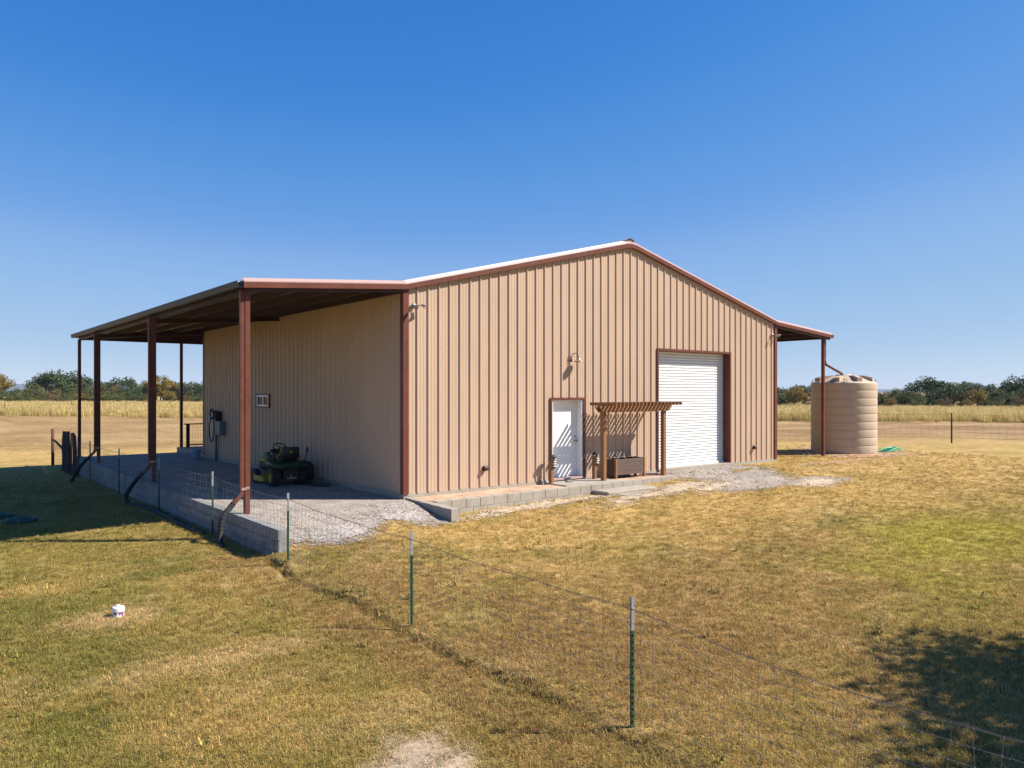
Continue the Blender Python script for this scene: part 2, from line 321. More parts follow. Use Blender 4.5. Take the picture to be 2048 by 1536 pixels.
def gcolor(x, y):
    n1 = fbm(x, y, 3.5, 4, 1.0); n2 = fbm(x, y, 1.1, 3, 5.0); n3 = fbm(x, y, 6.0, 3, 11.0)
    P = {k: np.array(v) for k, v in PAL.items()}
    base = P['straw'][None] * .45 + P['brown'][None] * .35 + P['olive'][None] * .20
    col = np.repeat(base, len(x), 0)
    def mixc(c, wgt): 
        nonlocal col
        wgt = np.clip(wgt, 0, 1)[:, None]; col = col * (1 - wgt) + P[c][None] * wgt
    left = 1 - sst(-5.5, -3.6, x)
    mixc('olive', left * (1 - sst(20, 30, y)) * 0.55)
    mixc('brown', sst(.50, .72, n1) * .55)
    mixc('straw', sst(.52, .75, n3) * .75)
    n4 = fbm(x, y, .9, 4, 17.0); n5 = fbm(x, y, .45, 3, 23.0)
    mixc('olive', sst(.48, .66, n4) * .55); mixc('tan', sst(.58, .72, n5) * .35); mixc('green', sst(.60, .76, fbm(x, y, .7, 3, 31.0)) * .35)
    mixc('green', sst(.55, .75, n2) * (.25 + .45 * left))
    for (px, py, rx, ry, c, wt) in PATCH:
        d = np.sqrt(((x - px) / rx) ** 2 + ((y - py) / ry) ** 2)
        mixc(c, wt * .8 * (1 - sst(.15, 1.45, d + (n2 - .5) * 1.6 + (n1 - .5) * .8)) * .85)
    # mown field beyond: brown band then straw
    Z = (x + 9.156) * CS + (y + 15.317) * SN
    X = (x + 9.156) * SN - (y + 15.317) * CS
    d = np.hypot(x + 9, y + 15)
    st = fbm(x * .35 + y * .9, y * .12 - x * .05, 2.6, 3, 4.0)
    mixc('field', sst(32, 46, Z + 8 * (n3 - .5)) * (.62 + .33 * sst(-5, 12, X)) * (1 - sst(90, 120, Z)) * (.7 + .9 * st))
    mixc('tan', sst(30, 36, Z) * .35 * sst(.4, .7, n1))
    mixc('tan', sst(36,44,Z) * .35 * sst(.52,.64, st))
    mixc('straw', sst(24, 28, Z) * (1 - sst(36, 40, Z)) * .6)
    mixc('olive', sst(28,31,Z)*(1-sst(33,36,Z))*.35*sst(.4,.6,n2))
    # soil showing at the fence step and in bare spots
    mixc('soil', np.exp(-((x + 4.10 + .12 * (vnoise(x, y, 0.35) - .5)) / .05) ** 2) * (1 - sst(-2.4, -2.0, y)) * (.2 + .8 * n2))
    b = 1 - sst(.55, 1.0, np.sqrt(((x + 5.85) / .50) ** 2 + ((y + 9.85) / .50) ** 2) + (n2 - .5) * 1.3 + (fbm(x, y, .25, 3, 3.7) - .5) * 1.4)
    col = col * (1 - b[:, None]) + np.array((.40, .30, .20))[None] * b[:, None]
    return np.clip(col * (0.88 + .24 * fbm(x, y, .5, 4, 8.0))[:, None], 0, 1), b

# terrain grid: fine near the building and the camera, stretched to the horizon
def axis(lo, hi, step, grow=1.13, maxd=5200):
    a = list(np.arange(lo, hi + 1e-6, step)); d = step; x = lo
    L = []
    while x > -maxd: d *= grow; x -= d; L.append(x)
    Rr = []; x = a[-1]; d = step
    while x < maxd: d *= grow; x += d; Rr.append(x)
    return np.array(L[::-1] + a + Rr)
AX = axis(-12, 24, .18); AX = np.sort(np.unique(np.round(np.concatenate([AX, np.arange(-4.4, -3.8, .03)]), 4)))
AX = np.sort(np.unique(np.round(np.concatenate([AX, np.arange(-3.9, .3, .06)]), 3)))
AY = axis(-16, 26, .20); AY = np.sort(np.unique(np.round(np.concatenate([AY, np.arange(-3.4, .1, .06)]), 3)))
GX, GY = np.meshgrid(AX, AY, indexing='ij')
GZ = height(GX, GY)
# inside the building footprint the ground drops under the slab
inside = (GX > -3.55) & (GX < 18.0) & (GY > 0.35) & (GY < 17.6)
GZ = np.where((GX > .3) & (GX < 15.0) & (GY > .3) & (GY < 14.4), -.35, GZ)
nx, ny = len(AX), len(AY)
V = np.stack([GX.ravel(), GY.ravel(), GZ.ravel()], 1)
I, J = np.meshgrid(np.arange(nx - 1), np.arange(ny - 1), indexing='ij'); k = (I * ny + J).ravel()
F = np.stack([k, k + ny, k + ny + 1, k + 1], 1)

def ground_mat():
    m = bpy.data.materials.new('dry_lawn'); m.use_nodes = True; t = m.node_tree; n = t.nodes
    p = n['Principled BSDF']; p.inputs['Roughness'].default_value = 0.95; p.inputs['Specular IOR Level'].default_value = 0.1
    at = n.new('ShaderNodeAttribute'); at.attribute_name = 'gcol'
    tc = n.new('ShaderNodeTexCoord')
    def nz(sc, det=6, ro=.7):
        q = n.new('ShaderNodeTexNoise'); q.inputs['Scale'].default_value = sc; q.inputs['Detail'].default_value = det; q.inputs['Roughness'].default_value = ro
        lk(t, tc.outputs['Object'], q.inputs['Vector']); return q
    a = nz(26, 8, .8); b = nz(3.0, 6, .7)
    def rng(q, f0, f1, t0, t1):
        r = n.new('ShaderNodeMapRange'); r.inputs['From Min'].default_value = f0; r.inputs['From Max'].default_value = f1
        r.inputs['To Min'].default_value = t0; r.inputs['To Max'].default_value = t1; lk(t, q.outputs['Fac'], r.inputs['Value']); return r
    ra = rng(a, .32, .68, .42, 1.5); rb = rng(b, .3, .7, .70, 1.28)
    mu = n.new('ShaderNodeMath'); mu.operation = 'MULTIPLY'; lk(t, ra.outputs[0], mu.inputs[0]); lk(t, rb.outputs[0], mu.inputs[1])
    sc = n.new('ShaderNodeVectorMath'); sc.operation = 'SCALE'; lk(t, at.outputs['Color'], sc.inputs[0]); lk(t, mu.outputs[0], sc.inputs['Scale'])
    lk(t, sc.outputs[0], p.inputs['Base Color'])
    bp = n.new('ShaderNodeBump'); bp.inputs['Strength'].default_value = 0.7; bp.inputs['Distance'].default_value = 0.03
    lk(t, a.outputs['Fac'], bp.inputs['Height']); lk(t, bp.outputs[0], p.inputs['Normal'])
    return m
GM = ground_mat()
ground = np_obj('ground', V, F, GM, kind='structure', smooth=True)
ground['label'] = 'wide dry mown lawn running out to the horizon'
gc, bare = gcolor(V[:, 0], V[:, 1])
def set_col(me, name, c):
    a = me.attributes.new(name, 'FLOAT_COLOR', 'POINT'); a.data.foreach_set('color', np.concatenate([c, np.ones((len(c), 1))], 1).astype(np.float32).ravel())
def set_f(me, name, c):
    a = me.attributes.new(name, 'FLOAT', 'POINT'); a.data.foreach_set('value', np.asarray(c, np.float32))
set_col(ground.data, 'gcol', gc)

# ------------------------------------------------------------------ gravel sheets
def gravel_mat(name, c0, c1, sc=42):
    m = bpy.data.materials.new(name); m.use_nodes = True; t = m.node_tree; n = t.nodes
    p = n['Principled BSDF']; p.inputs['Roughness'].default_value = .9; p.inputs['Specular IOR Level'].default_value = .2
    tc = n.new('ShaderNodeTexCoord'); v = n.new('ShaderNodeTexVoronoi'); v.inputs['Scale'].default_value = sc; lk(t, tc.outputs['Object'], v.inputs['Vector'])
    sp = n.new('ShaderNodeSeparateColor'); lk(t, v.outputs['Color'], sp.inputs[0])
    cr = n.new('ShaderNodeValToRGB'); e = cr.color_ramp.elements; e[0].color = (*c0, 1); e[1].color = (*c1, 1)
    lk(t, sp.outputs[0], cr.inputs[0])
    nz = n.new('ShaderNodeTexNoise'); nz.inputs['Scale'].default_value = 1.3; nz.inputs['Detail'].default_value = 7; nz.inputs['Roughness'].default_value = .7; lk(t, tc.outputs['Object'], nz.inputs['Vector'])
    r = n.new('ShaderNodeMapRange'); r.inputs['From Min'].default_value = .3; r.inputs['From Max'].default_value = .7; r.inputs['To Min'].default_value = .68; r.inputs['To Max'].default_value = 1.25
    lk(t, nz.outputs['Fac'], r.inputs['Value'])
    s_ = n.new('ShaderNodeVectorMath'); s_.operation = 'SCALE'; lk(t, cr.outputs[0], s_.inputs[0]); lk(t, r.outputs[0], s_.inputs['Scale'])
    lk(t, s_.outputs[0], p.inputs['Base Color'])
    bp = n.new('ShaderNodeBump'); bp.inputs['Strength'].default_value = .9; bp.inputs['Distance'].default_value = .012; bp.invert = True
    lk(t, v.outputs['Distance'], bp.inputs['Height']); lk(t, bp.outputs[0], p.inputs['Normal'])
    return m
M['gravel'] = gravel_mat('grey_crushed_gravel', (.20, .165, .138), (.45, .39, .33))
M['gravel_w'] = gravel_mat('white_limestone_gravel', (.18, .155, .135), (.50, .445, .40), 30)
M['limestone'] = gravel_mat('bleached_limestone_grit', (.28, .205, .13), (.66, .53, .38), 34)
M['gravel_p'] = gravel_mat('pinkish_pea_gravel', (.30, .17, .10), (.66, .46, .33), 40)
def sheet(name, x0, x1, y0, y1, step, maskf, zf, m, label):
    xs = np.arange(x0, x1 + step / 2, step); ys = np.arange(y0, y1 + step / 2, step); X, Y = np.meshgrid(xs, ys, indexing='ij')
    Z = zf(X, Y); nyy = len(ys); I, J = np.meshgrid(np.arange(len(xs) - 1), np.arange(nyy - 1), indexing='ij')
    mk = maskf(X[:-1, :-1] + step / 2, Y[:-1, :-1] + step / 2).ravel(); k = (I * nyy + J).ravel()[mk]
    F = np.stack([k, k + nyy, k + nyy + 1, k + 1], 1); used = np.unique(F); re = np.full(X.size, -1); re[used] = np.arange(len(used))
    V = np.stack([X.ravel(), Y.ravel(), Z.ravel()], 1)[used]
    o = np_obj(name, V, re[F], m, kind='structure', smooth=True); o['label'] = label; return o
def ell(x, y, cx, cy, rx, ry, rot=0.0):
    c, s = math.cos(rot), math.sin(rot); u = ((x - cx) * c + (y - cy) * s) / rx; v = (-(x - cx) * s + (y - cy) * c) / ry
    return 1 - np.sqrt(u * u + v * v)
def pad_z(x, y):
    return height(x, y) + .012
def dith(x, y, a):
    k = (np.floor(np.asarray(x) * 40).astype(np.int64) * 73856093) ^ (np.floor(np.asarray(y) * 40).astype(np.int64) * 19349663)
    return ((k % 1009) / 1009.0 - .5) * a
def padmask(x, y):
    n = fbm(x, y, .55, 4, 6.6) - .5
    edge = -1.55 - .75 * np.exp(-((x + 2.4) / .9) ** 2) - .55*np.exp(-((x+.35)/.5)**2) + .55 * np.exp(-((x + 1.2) / .45) ** 2) * 1.0
    return (x > -3.66) & (x < -.02) & (y < 17.9) & (y > edge + n * .9 + (fbm(x, y, .12, 2, 9.4) - .5) * .35 + dith(x, y, .5))
sheet('gravel_pad', -3.68, -.01, -3.2, 17.9, .04, padmask, pad_z, M['gravel'], 'grey gravel floor under the left lean-to')
def whitemask(x, y):
    n = fbm(x, y, .4, 4, 3.1) - .5
    a = np.maximum.reduce([ell(x, y, -1.0, -1.15, 1.3, .38, -.25), ell(x, y, -2.4, -1.75, .95, .55, .1), ell(x, y, -.35, -1.75, .42, .5), ell(x,y,-3.35,-2.75,.32,.22), ell(x,y,-.75,-.45,.5,.16,-.5)])
    return (a + n * 1.2 + (fbm(x, y, .12, 2, 1.4) - .5) * .7 + dith(x, y, .75) > .2) & padmask(x, y + .05)
def over(f, d): return lambda x, y: f(x, y) + d
sheet('crushed_stone', -3.6, -.03, -3.2, 0, .04, whitemask, over(pad_z, .006), M['gravel_w'], 'white crushed stone spilling in front of the lean-to')
def grz(d): return lambda x, y: height(x, y) + d
def stonemask2(x, y):
    n = fbm(x, y, .6, 4, 4.4) - .5
    a = np.maximum.reduce([ell(x, y, 6.4, -2.25, 2.6, .5, .10), ell(x, y, 3.0, -1.55, 2.6, .34, .02), ell(x, y, 11.3, -3.9, 1.5, .5, .12), ell(x, y, 8.2, -2.6, 1.2, .45, 0.2)])
    return a + n * 1.3 + (fbm(x, y, .15, 2, 5.4) - .5) * .8 + dith(x, y, .8) > .2
sheet('limestone_strip', -0.3, 14.5, -5.2, -1.12, .04, stonemask2, grz(.014), M['limestone'], 'bleached limestone strip beside the planter and step')
def drivemask(x, y):
    n = fbm(x, y, .8, 4, 2.9) - .5
    a = np.maximum.reduce([ell(x, y, 10.6, -1.1, 2.4, 1.7, .0), ell(x, y, 9.6, -2.8, 2.3, .9, .15), ell(x, y, 11.4, -3.6, 1.6, .6, 0)])
    b = ell(x, y, 11.6, -1.2, .9, .28, .1)
    return (a + n * .7 + dith(x, y, .4) > .10) & (y < .02) & ~(b + n > .35)
sheet('gravel_drive', 7.5, 15.2, -5.4, .0, .045, drivemask, grz(.010), M['gravel'], 'grey gravel apron in front of the roll-up door')
def tankmask(x, y):
    n = fbm(x, y, .5, 4, 8.9) - .5
    return (np.maximum(ell(x, y, 21.0, .3, 2.6, 2.4), ell(x, y, 17.0, -1.4, 2.6, .3, -.1)) + n * .8 + dith(x, y, .6) > .2)
sheet('tank_gravel', 14, 24, -3, 4, .06, tankmask, grz(.010), M['gravel_p'], 'thin gravel ring around the water tank')

# ------------------------------------------------------------------ building
W, L, EZ = 15.24, 14.63, 4.84; RZ = 6.72
B = thing('metal_workshop', 'large tan ribbed metal workshop with brown trim and open lean-tos', 'building', (0, 0, 0))
def roofz(x): return EZ + (RZ - EZ) * (1 - abs(x - W / 2) / (W / 2))
PER = .3048
def profile(a, b, off):
    """list of (u, h) along a wall: major ribs each foot, two faint stiffeners between."""
    pts = []
    k0 = int((a - off) / PER) - 1; k1 = int((b - off) / PER) + 2
    for k in range(k0, k1):
        c = off + k * PER
        for du, h in ((-.036, 0), (-.014, .032), (.014, .032), (.036, 0), (.088, 0), (.096, .004), (.116, .004), (.124, 0), (.180, 0), (.188, .004), (.208, .004), (.216, 0)):
            pts.append((c + du, h))
    pts = [p for p in pts if a <= p[0] <= b]
    return [(a, 0)] + pts + [(b, 0)]
def interp(prof, u):
    for (u0, h0), (u1, h1) in zip(prof, prof[1:]):
        if u0 <= u <= u1: return h0 + (h1 - h0) * ((u - u0) / (u1 - u0) if u1 > u0 else 0)
    return 0
def wall(name, a, b, off, ztop, place, holes, label=None):
    prof = profile(a, b, off)
    for (h0, h1, _, _) in holes:
        for h in (h0, h1): prof.append((h, interp(profile(a, b, off), h)))
    if ztop is roofz: prof.append((W / 2, interp(profile(a, b, off), W / 2)))
    prof = sorted(prof); m = MB()
    for (u0, h0), (u1, h1) in zip(prof, prof[1:]):
        if u1 - u0 < 1e-5: continue
        mid = (u0 + u1) / 2; spans = [(0.0, None)]
        hs_ = [h for h in holes if h[0] < mid < h[1]]
        segs = [(0.0, 'top')]
        for h in hs_:
            if h[2] <= 0.01: segs = [(h[3], 'top')]
            else: segs = [(0.0, h[2]), (h[3], 'top')]
        for z0, z1 in segs:
            za, zb = (ztop(u0), ztop(u1)) if z1 == 'top' else (z1, z1)
            m.add([place(u0, h0, z0), place(u1, h1, z0), place(u1, h1, zb), place(u0, h0, za)], [(0, 1, 2, 3)])
    # screw heads in rows along the girts
    for zr in (1.0, 2.25, 3.4):
        u = off + .055
        while u < b - .05:
            if not any(h[0] - .1 < u < h[1] + .1 and h[2] - .1 < zr < h[3] + .1 for h in holes) and u > a + .1:
                c = [place(u + dx, .006, zr + dz) for dx, dz in ((-.006, -.006), (.006, -.006), (.006, .006), (-.006, .006))]; d = [place(u + dx, 0, zr + dz) for dx, dz in ((-.009, -.009), (.009, -.009), (.009, .009), (-.009, .009))]
                m.add(c + d, [(0, 1, 2, 3), (0, 4, 5, 1), (1, 5, 6, 2), (2, 6, 7, 3), (3, 7, 4, 0)])
            u += PER
    return m.build(name, M['siding'], B, label, fix=False)
DR = (4.55, 5.71, 0.0, 2.14); RD = (8.88, 12.49, 0.0, 3.62)
wall('front_wall', 0.0, W, .352, roofz, lambda u, h, z: (u, -h, z), [DR, RD], 'sunlit ribbed gable wall')
WN = (8.10, 9.12, 1.90, 2.25)
wall('side_wall', 0.0, L, .18, lambda u: EZ - .06, lambda u, h, z: (-h, u, z), [WN], 'shaded ribbed side wall under the lean-to')
wall('side_wall', 0.0, L, .18, lambda u: EZ - .06, lambda u, h, z: (W + h, u, z), [], 'side wall toward the water tank')
wall('rear_wall', 0.0, W, .20, roofz, lambda u, h, z: (u, L + h, z), [])
# foundation
m = MB(); m.box(-.012, W + .012, -.012, L + .012, -.55, -.004); m.build('foundation', M['conc'], B)
# corner trims (outside corners)
for (cx, sx, cy, sy) in ((0, -1, 0, -1), (W, 1, 0, -1), (0, -1, L, 1), (W, 1, L, 1)):
    m = MB(); t = .042
    xa, xb = sorted((cx + sx * t, cx - sx * .10)); ya, yb = sorted((cy + sy * t, cy + sy * (t - .006)))
    m.box(xa, xb, ya, yb, -.01, EZ - .03)
    xa, xb = sorted((cx + sx * t, cx + sx * (t - .006))); ya, yb = sorted((cy + sy * (t - .0065), cy - sy * .10))
    m.box(xa, xb, ya, yb, -.01, EZ - .03)
    xa, xb = sorted((cx - sx * .10, cx - sx * .106)); ya, yb = sorted((cy + sy * (t-.0065), cy))
    m.box(xa, xb, ya, yb, -.01, EZ - .03)
    m.build('corner_trim', M['brown'], B)
# base trim at the bottom of the siding
m = MB(); m.box(-.02, W + .02, -.006, -.001, -.012, .012); m.build('base_trim', M['siding'], B)

# main roof, ribs run down the slope
def roof_strip(fz, x0, x1, y0, y1, along, nsub, name, m_, thick=.0):
    """profiled sheet; ribs repeat along axis `along`."""
    prof = profile(y0, y1, y0 + .1) if along == 'y' else profile(x0, x1, x0 + .1)
    o = []; us = np.linspace(0, 1, nsub + 1)
    P = np.array(prof); a0, a1 = (x0, x1) if along == 'y' else (y0, y1)
    V = []; n = len(P)
    for u in us:
        t_ = a0 + (a1 - a0) * u
        for (c, h) in P:
            x, y = (t_, c) if along == 'y' else (c, t_)
            V.append((x, y, fz(x, y) + h))
    F = [(i * n + j, i * n + j + 1, (i + 1) * n + j + 1, (i + 1) * n + j) for i in range(nsub) for j in range(n - 1)]
    mb = MB(); mb.add(V, F); return mb.build(name, m_, B, fix=False)
roof_strip(lambda x, y: roofz(x) + .06, 0.0, W / 2, -.05, L + .05, 'y', 2, 'roof_panel', M['galv'])
roof_strip(lambda x, y: roofz(x) + .06, W / 2, W, -.05, L + .05, 'y', 2, 'roof_panel', M['galv'])
m = MB(); m.add([(W/2-.22, -.06, roofz(W/2-.22)+.10), (W/2, -.06, RZ+.135), (W/2+.22, -.06, roofz(W/2+.22)+.10), (W/2-.22, L+.06, roofz(W/2-.22)+.10), (W/2, L+.06, RZ+.135), (W/2+.22, L+.06, roofz(W/2+.22)+.10)], [(0,1,4,3),(1,2,5,4)]); m.build('ridge_cap', M['galv'], B)
SL = .079; LO = 3.74; YE = 18.27
def lz(x, y):
    dx = -x if x < 0 else (x - W if x > W else 0)
    return EZ + .012 - SL * max(dx, y - L, 0)
roof_strip(lambda x, y: lz(x, y) + .02, -LO, -.002, -.05, YE, 'y', 14, 'lean_to_roof', M['galv'])
roof_strip(lambda x, y: lz(x, y) + .02, W + .002, W + LO, -.05, YE, 'y', 14, 'lean_to_roof', M['galv'])
roof_strip(lambda x, y: lz(x, y) + .02, 0, W, L + .06, YE, 'x', 4, 'lean_to_roof', M['galv'])

# rake trim: dark lower face + pale folded upper face, following the whole front roofline
path = [(-LO, lz(-LO, 0)), (0, EZ), (W / 2 - .22, roofz(W / 2 - .22)), (W / 2, RZ - .03), (W / 2 + .22, roofz(W / 2 + .22)), (W, EZ), (W + LO, lz(W + LO, 0))]
def rake(path, yf, dz0, dz1, y1, dz2, y2, mname, name, label=None):
    m = MB(); n = len(path); vs = []
    for (x, z) in path: vs += [(x, yf, z + dz0), (x, yf, z + dz1), (x, y2, z + dz2), (x, y1, z + dz0)]
    fs = []
    for i in range(n - 1):
        a = 4 * i; b = a + 4
        fs += [(a, b, b + 1, a + 1), (a + 1, b + 1, b + 2, a + 2), (a + 2, b + 2, b + 3, a + 3), (a + 3, b + 3, b, a)]
    fs += [(0, 1, 2, 3), tuple(4 * (n - 1) + q for q in (3, 2, 1, 0))]
    m.add(vs, fs); return m.build(name, M[mname], B, label)
rake(path, -.115, -.125, -.012, -.03, -.012, -.03, 'brown', 'rake_trim')
M['glint_cap'] = mat('painted_glint_trim', (0.56, 0.45, 0.41), 0.4, 0.0, var=0.04, scale=2)  # lighter copy of the cap colour, painting in the sun glint on the left slope
rake(path[:2], -.112, -.0095, .014, -.02, .078, -.034, 'galv_trim', 'rake_cap')
rake([path[1], path[2]], -.112, -.0095, .014, -.02, .078, -.034, 'glint_cap', 'rake_cap', 'roof edge trim with painted-in sun glint along the left half of the gable')
rake(path[2:], -.112, -.0095, .014, -.02, .078, -.034, 'galv_trim', 'rake_cap')
rake([(-LO,0+lz(-LO,0)),(0,EZ),(W/2,RZ),(W,EZ),(W+LO,lz(W+LO,0))], -.060, -.30, -.130, -.045, -.130, -.045, 'brown_dk', 'edge_beam') if False else None
# front edge channel of both lean-tos (dark C section under the trim)
for (x0, x1) in ((-LO + .06, -.03), (W + .03, W + LO - .06)):
    m = MB(); m.add([(x0, -.045, lz(x0, 0) - .20), (x1, -.045, lz(x1, 0) - .20), (x1, -.045, lz(x1, 0) - .006), (x0, -.045, lz(x0, 0) - .006),
                     (x0, .015, lz(x0, 0) - .20), (x1, .015, lz(x1, 0) - .20), (x1, .015, lz(x1, 0) - .006), (x0, .015, lz(x0, 0) - .006)],
                    [(0,1,2,3),(7,6,5,4),(0,4,5,1),(1,5,6,2),(2,6,7,3),(3,7,4,0)]); m.build('edge_channel', M['brown_dk'], B)
# gutters
def gutter(x, sgn):
    z = lz(x if sgn < 0 else W + LO, 0); m = MB(); xo = x + sgn * .0
    prof = [(0, .02), (0, -.12), (sgn * .10, -.12), (sgn * .125, -.03), (sgn * .125, .012), (sgn * .117, .012), (sgn * .117, -.03), (sgn * .095, -.112), (sgn * .008, -.112), (sgn * .008, .02)]
    m.prism([(x + a, z + b) for a, b in prof], -.09, YE + .04); m.build('gutter', M['gutter'], B)
gutter(-LO, -1); gutter(W + LO, 1)
m = MB(); zr = lz(0, YE); m.prism([(YE, zr + .02), (YE, zr - .12), (YE + .1, zr - .12), (YE + .12, zr + .01), (YE + .11, zr + .01), (YE + .09, zr - .11), (YE + .008, zr - .11), (YE + .008, zr + .02)], -LO-.0, W + LO, axis='x'); m.build('gutter', M['brown'], B)
# posts
PY = (0.12, 7.25, 14.55, 18.10); PX = -3.60
PW = .105
post_spots = [(PX, y, -.14) for y in PY] + [(.14, PY[3], -.10)] + [(W + 3.60 - .15, y, -.25) for y in PY] + [(5.2, PY[3], -.2), (10.2, PY[3], -.2)]
for i, (x, y, zb) in enumerate(post_spots):
    m = MB(); m.box(x - PW / 2, x + PW / 2, y - PW / 2, y + PW / 2, zb - .25, lz(x, y) - .19, .006)
    if True: m.box(x - .10, x + .10, y - .10, y + .10, zb - .01, zb + .012) if x < -1 and y > 1 else None
    m.build('lean_to_post', M['brown'], B)
# eave beams, purlins (C sections), rafters
def csec_y(x, y0, y1, ztop, h=.20, d=.075, s=1, name='purlin', mm='brown_dk'):
    m = MB(); m.box(x - .0035, x + .0035, y0, y1, ztop - h, ztop)
    xa, xb = sorted((x + s * .0036, x + s * d)); m.box(xa, xb, y0, y1, ztop - h, ztop - h + .007); m.box(xa, xb, y0, y1, ztop - .007, ztop)
    xa, xb = sorted((x + s * (d - .006), x + s * d)); m.box(xa, xb, y0 + .001, y1 - .001, ztop - h + .0071, ztop - h + .03)
    return m.build(name, M[mm], B)
csec_y(PX, .02, YE - .06, lz(PX, 0) - .005, .19, .07, 1, 'eave_beam')
csec_y(W + 3.6 - .15, .02, YE - .06, lz(W + 3.45, 0) - .005, .19, .07, -1, 'eave_beam')
for d in (.9, 1.8, 2.7):
    csec_y(-d, .02, L + d, lz(-d, 0) - .005, .19, .065, 1); csec_y(W + d, .02, L + d, lz(W + d, 0) - .005, .19, .065, -1)
    m = MB(); m.box(-d, W + d, L + d, L + d + .007, lz(0, L + d) - .2, lz(0, L + d) - .006); m.build('purlin', M['brown_dk'], B)
m = MB(); m.box(PX, W + 3.45, YE - .16, YE - .09, lz(0, YE) - .20, lz(0, YE) - .004); m.build('eave_beam', M['brown_dk'], B)
csec_y(-.05, .02, L, EZ - .01, .20, .06, -1, 'ledger_beam'); csec_y(W + .05, .02, L, EZ - .01, .20, .06, 1, 'ledger_beam')
for y in PY[1:3]:
    for s in (0, 1):
        xa, xb = (PX, -.04) if s == 0 else (W + .04, W + 3.45)
        for (zz, hh, ww) in ((-.30, .012, .11), (-.20, .19, .012)):
            m_ = MB()
        m_ = MB()
        for (ya, yb, z0, z1) in ((y - .055, y + .055, -.335, -.323), (y - .006, y + .006, -.3229, -.2001)):
            m_.add([(xa, ya, lz(xa, 0) + z0), (xb, ya, lz(xb, 0) + z0), (xb, ya, lz(xb, 0) + z1), (xa, ya, lz(xa, 0) + z1), (xa, yb, lz(xa, 0) + z0), (xb, yb, lz(xb, 0) + z0), (xb, yb, lz(xb, 0) + z1), (xa, yb, lz(xa, 0) + z1)],
                   [(0,1,2,3),(7,6,5,4),(0,4,5,1),(1,5,6,2),(2,6,7,3),(3,7,4,0)])
        m_.build('rafter', M['brown_dk'], B)
m = MB(); m.bar((-.05, L + .05, EZ - .13), (-3.58, YE - .18, lz(PX, 0) - .14), .05, .18); m.build('hip_rafter', M['brown_dk'], B)
# brace plate seen on the first purlin
# downspouts on posts 0, 1, 2 of the left lean-to
ds_ends = []
def downspout(px, y, zkick, m_='brown'):
    xo = px - .099; m = MB()
    m.box(xo - .045, xo + .045, y - .04, y + .04, zkick, lz(-LO, 0) - .14, .004)
    for z in (2.2,):
        m.box(xo - .052, xo + .052, y - .047, y + .047, z, z + .035)
    a = (xo, y, zkick + .012); b = (xo - .23, y - .02, zkick - .24)
    m.bar(a, b, .075, .085, up=(0, 1, 0))
    o = m.build('downspout', M[m_], B); ds_ends.append(b)
    mm = MB(); mm.bar((xo - .02, y - .045, zkick + .09), (px + .03, y - .062, zkick + .12), .012, .05); mm.build('bracket', M['galv_trim'], o)
downspout(PX, PY[0], .30); downspout(PX, PY[1], .34); downspout(PX, PY[2], .30)
# right downspout carrying roof water into the tank
xr = W + 3.45 + .12; yr = PY[0]
m = MB(); m.box(xr - .04, xr + .04, yr - .04, yr + .04, 3.60, lz(W + LO, 0) - .14, .004)
m.tube([(xr, yr, 3.66), (xr + .02, yr, 3.50), (xr + .12, yr + .02, 3.42), (20.55, .36, 3.10), (20.62, .38, 3.03)], .05, 8); m.build('downspout', M['brown'], B, 'inclined pipe running down into the tank lid')

# entry door
D = MB(); D.box(DR[0] + .052, DR[1] - .052, .170, .215, .03, DR[3] - .04); D_ = D.build('entry_door', M['white'], B)
m = MB(); m.tube([(DR[1] - .13, .17, 1.0), (DR[1] - .13, .125, 1.0)], .022, 10); m.lathe([(.0, -.03), (.028, -.028), (.034, 0), (.022, .02), (.012, .03)], (DR[1] - .13, .12, 1.0), 12, 'y'); m.build('door_knob', M['grey_metal'], D_)
m = MB(); m.tube([(DR[1] - .13, .17, 1.12), (DR[1] - .13, .15, 1.12)], .025, 10); m.build('deadbolt', M['grey_metal'], D_)
m = MB(); m.box(DR[0] + .007, DR[0] + .049, -.02, .23, 0.0, DR[3] - .008); m.box(DR[1] - .049, DR[1] - .007, -.02, .23, 0, DR[3] - .008); m.box(DR[0] + .0495, DR[1] - .0495, -.02, .23, DR[3] - .04, DR[3] - .0085); m.build('door_frame', M['white'], B)
m = MB(); m.box(DR[0] + .03, DR[1] - .02, -.06, .149, -.02, .028); m.build('door_sill', M['galv_trim'], B)
def opening_trim(a, b, z0, z1, depth, nm):
    m = MB(); t = .055
    m.box(a - t, a + .006, -.046, -.040, z0, z1 + t); m.box(b - .006, b + t, -.046, -.040, z0, z1 + t); m.box(a + .0065, b - .0065, -.046, -.040, z1 - .006, z1 + t)
    m.box(a, a + .006, -.0399, depth, z0, z1 - .0065); m.box(b - .006, b, -.0399, depth, z0, z1 - .0065); m.box(a, b, -.0399, depth, z1 - .006, z1)
    m.box(a - t, a - t + .004, -.0399, -.001, z0, z1 + t); m.box(b + t - .004, b + t, -.0399, -.001, z0, z1 + t); m.box(a - t, b + t, -.0465, 0.0, z1 + t, z1 + t + .006)
    return m.build(nm, M['brown'], B)
opening_trim(DR[0], DR[1], 0, DR[3], .24, 'door_surround')
opening_trim(RD[0], RD[1], 0, RD[3], .30, 'roll_door_surround')
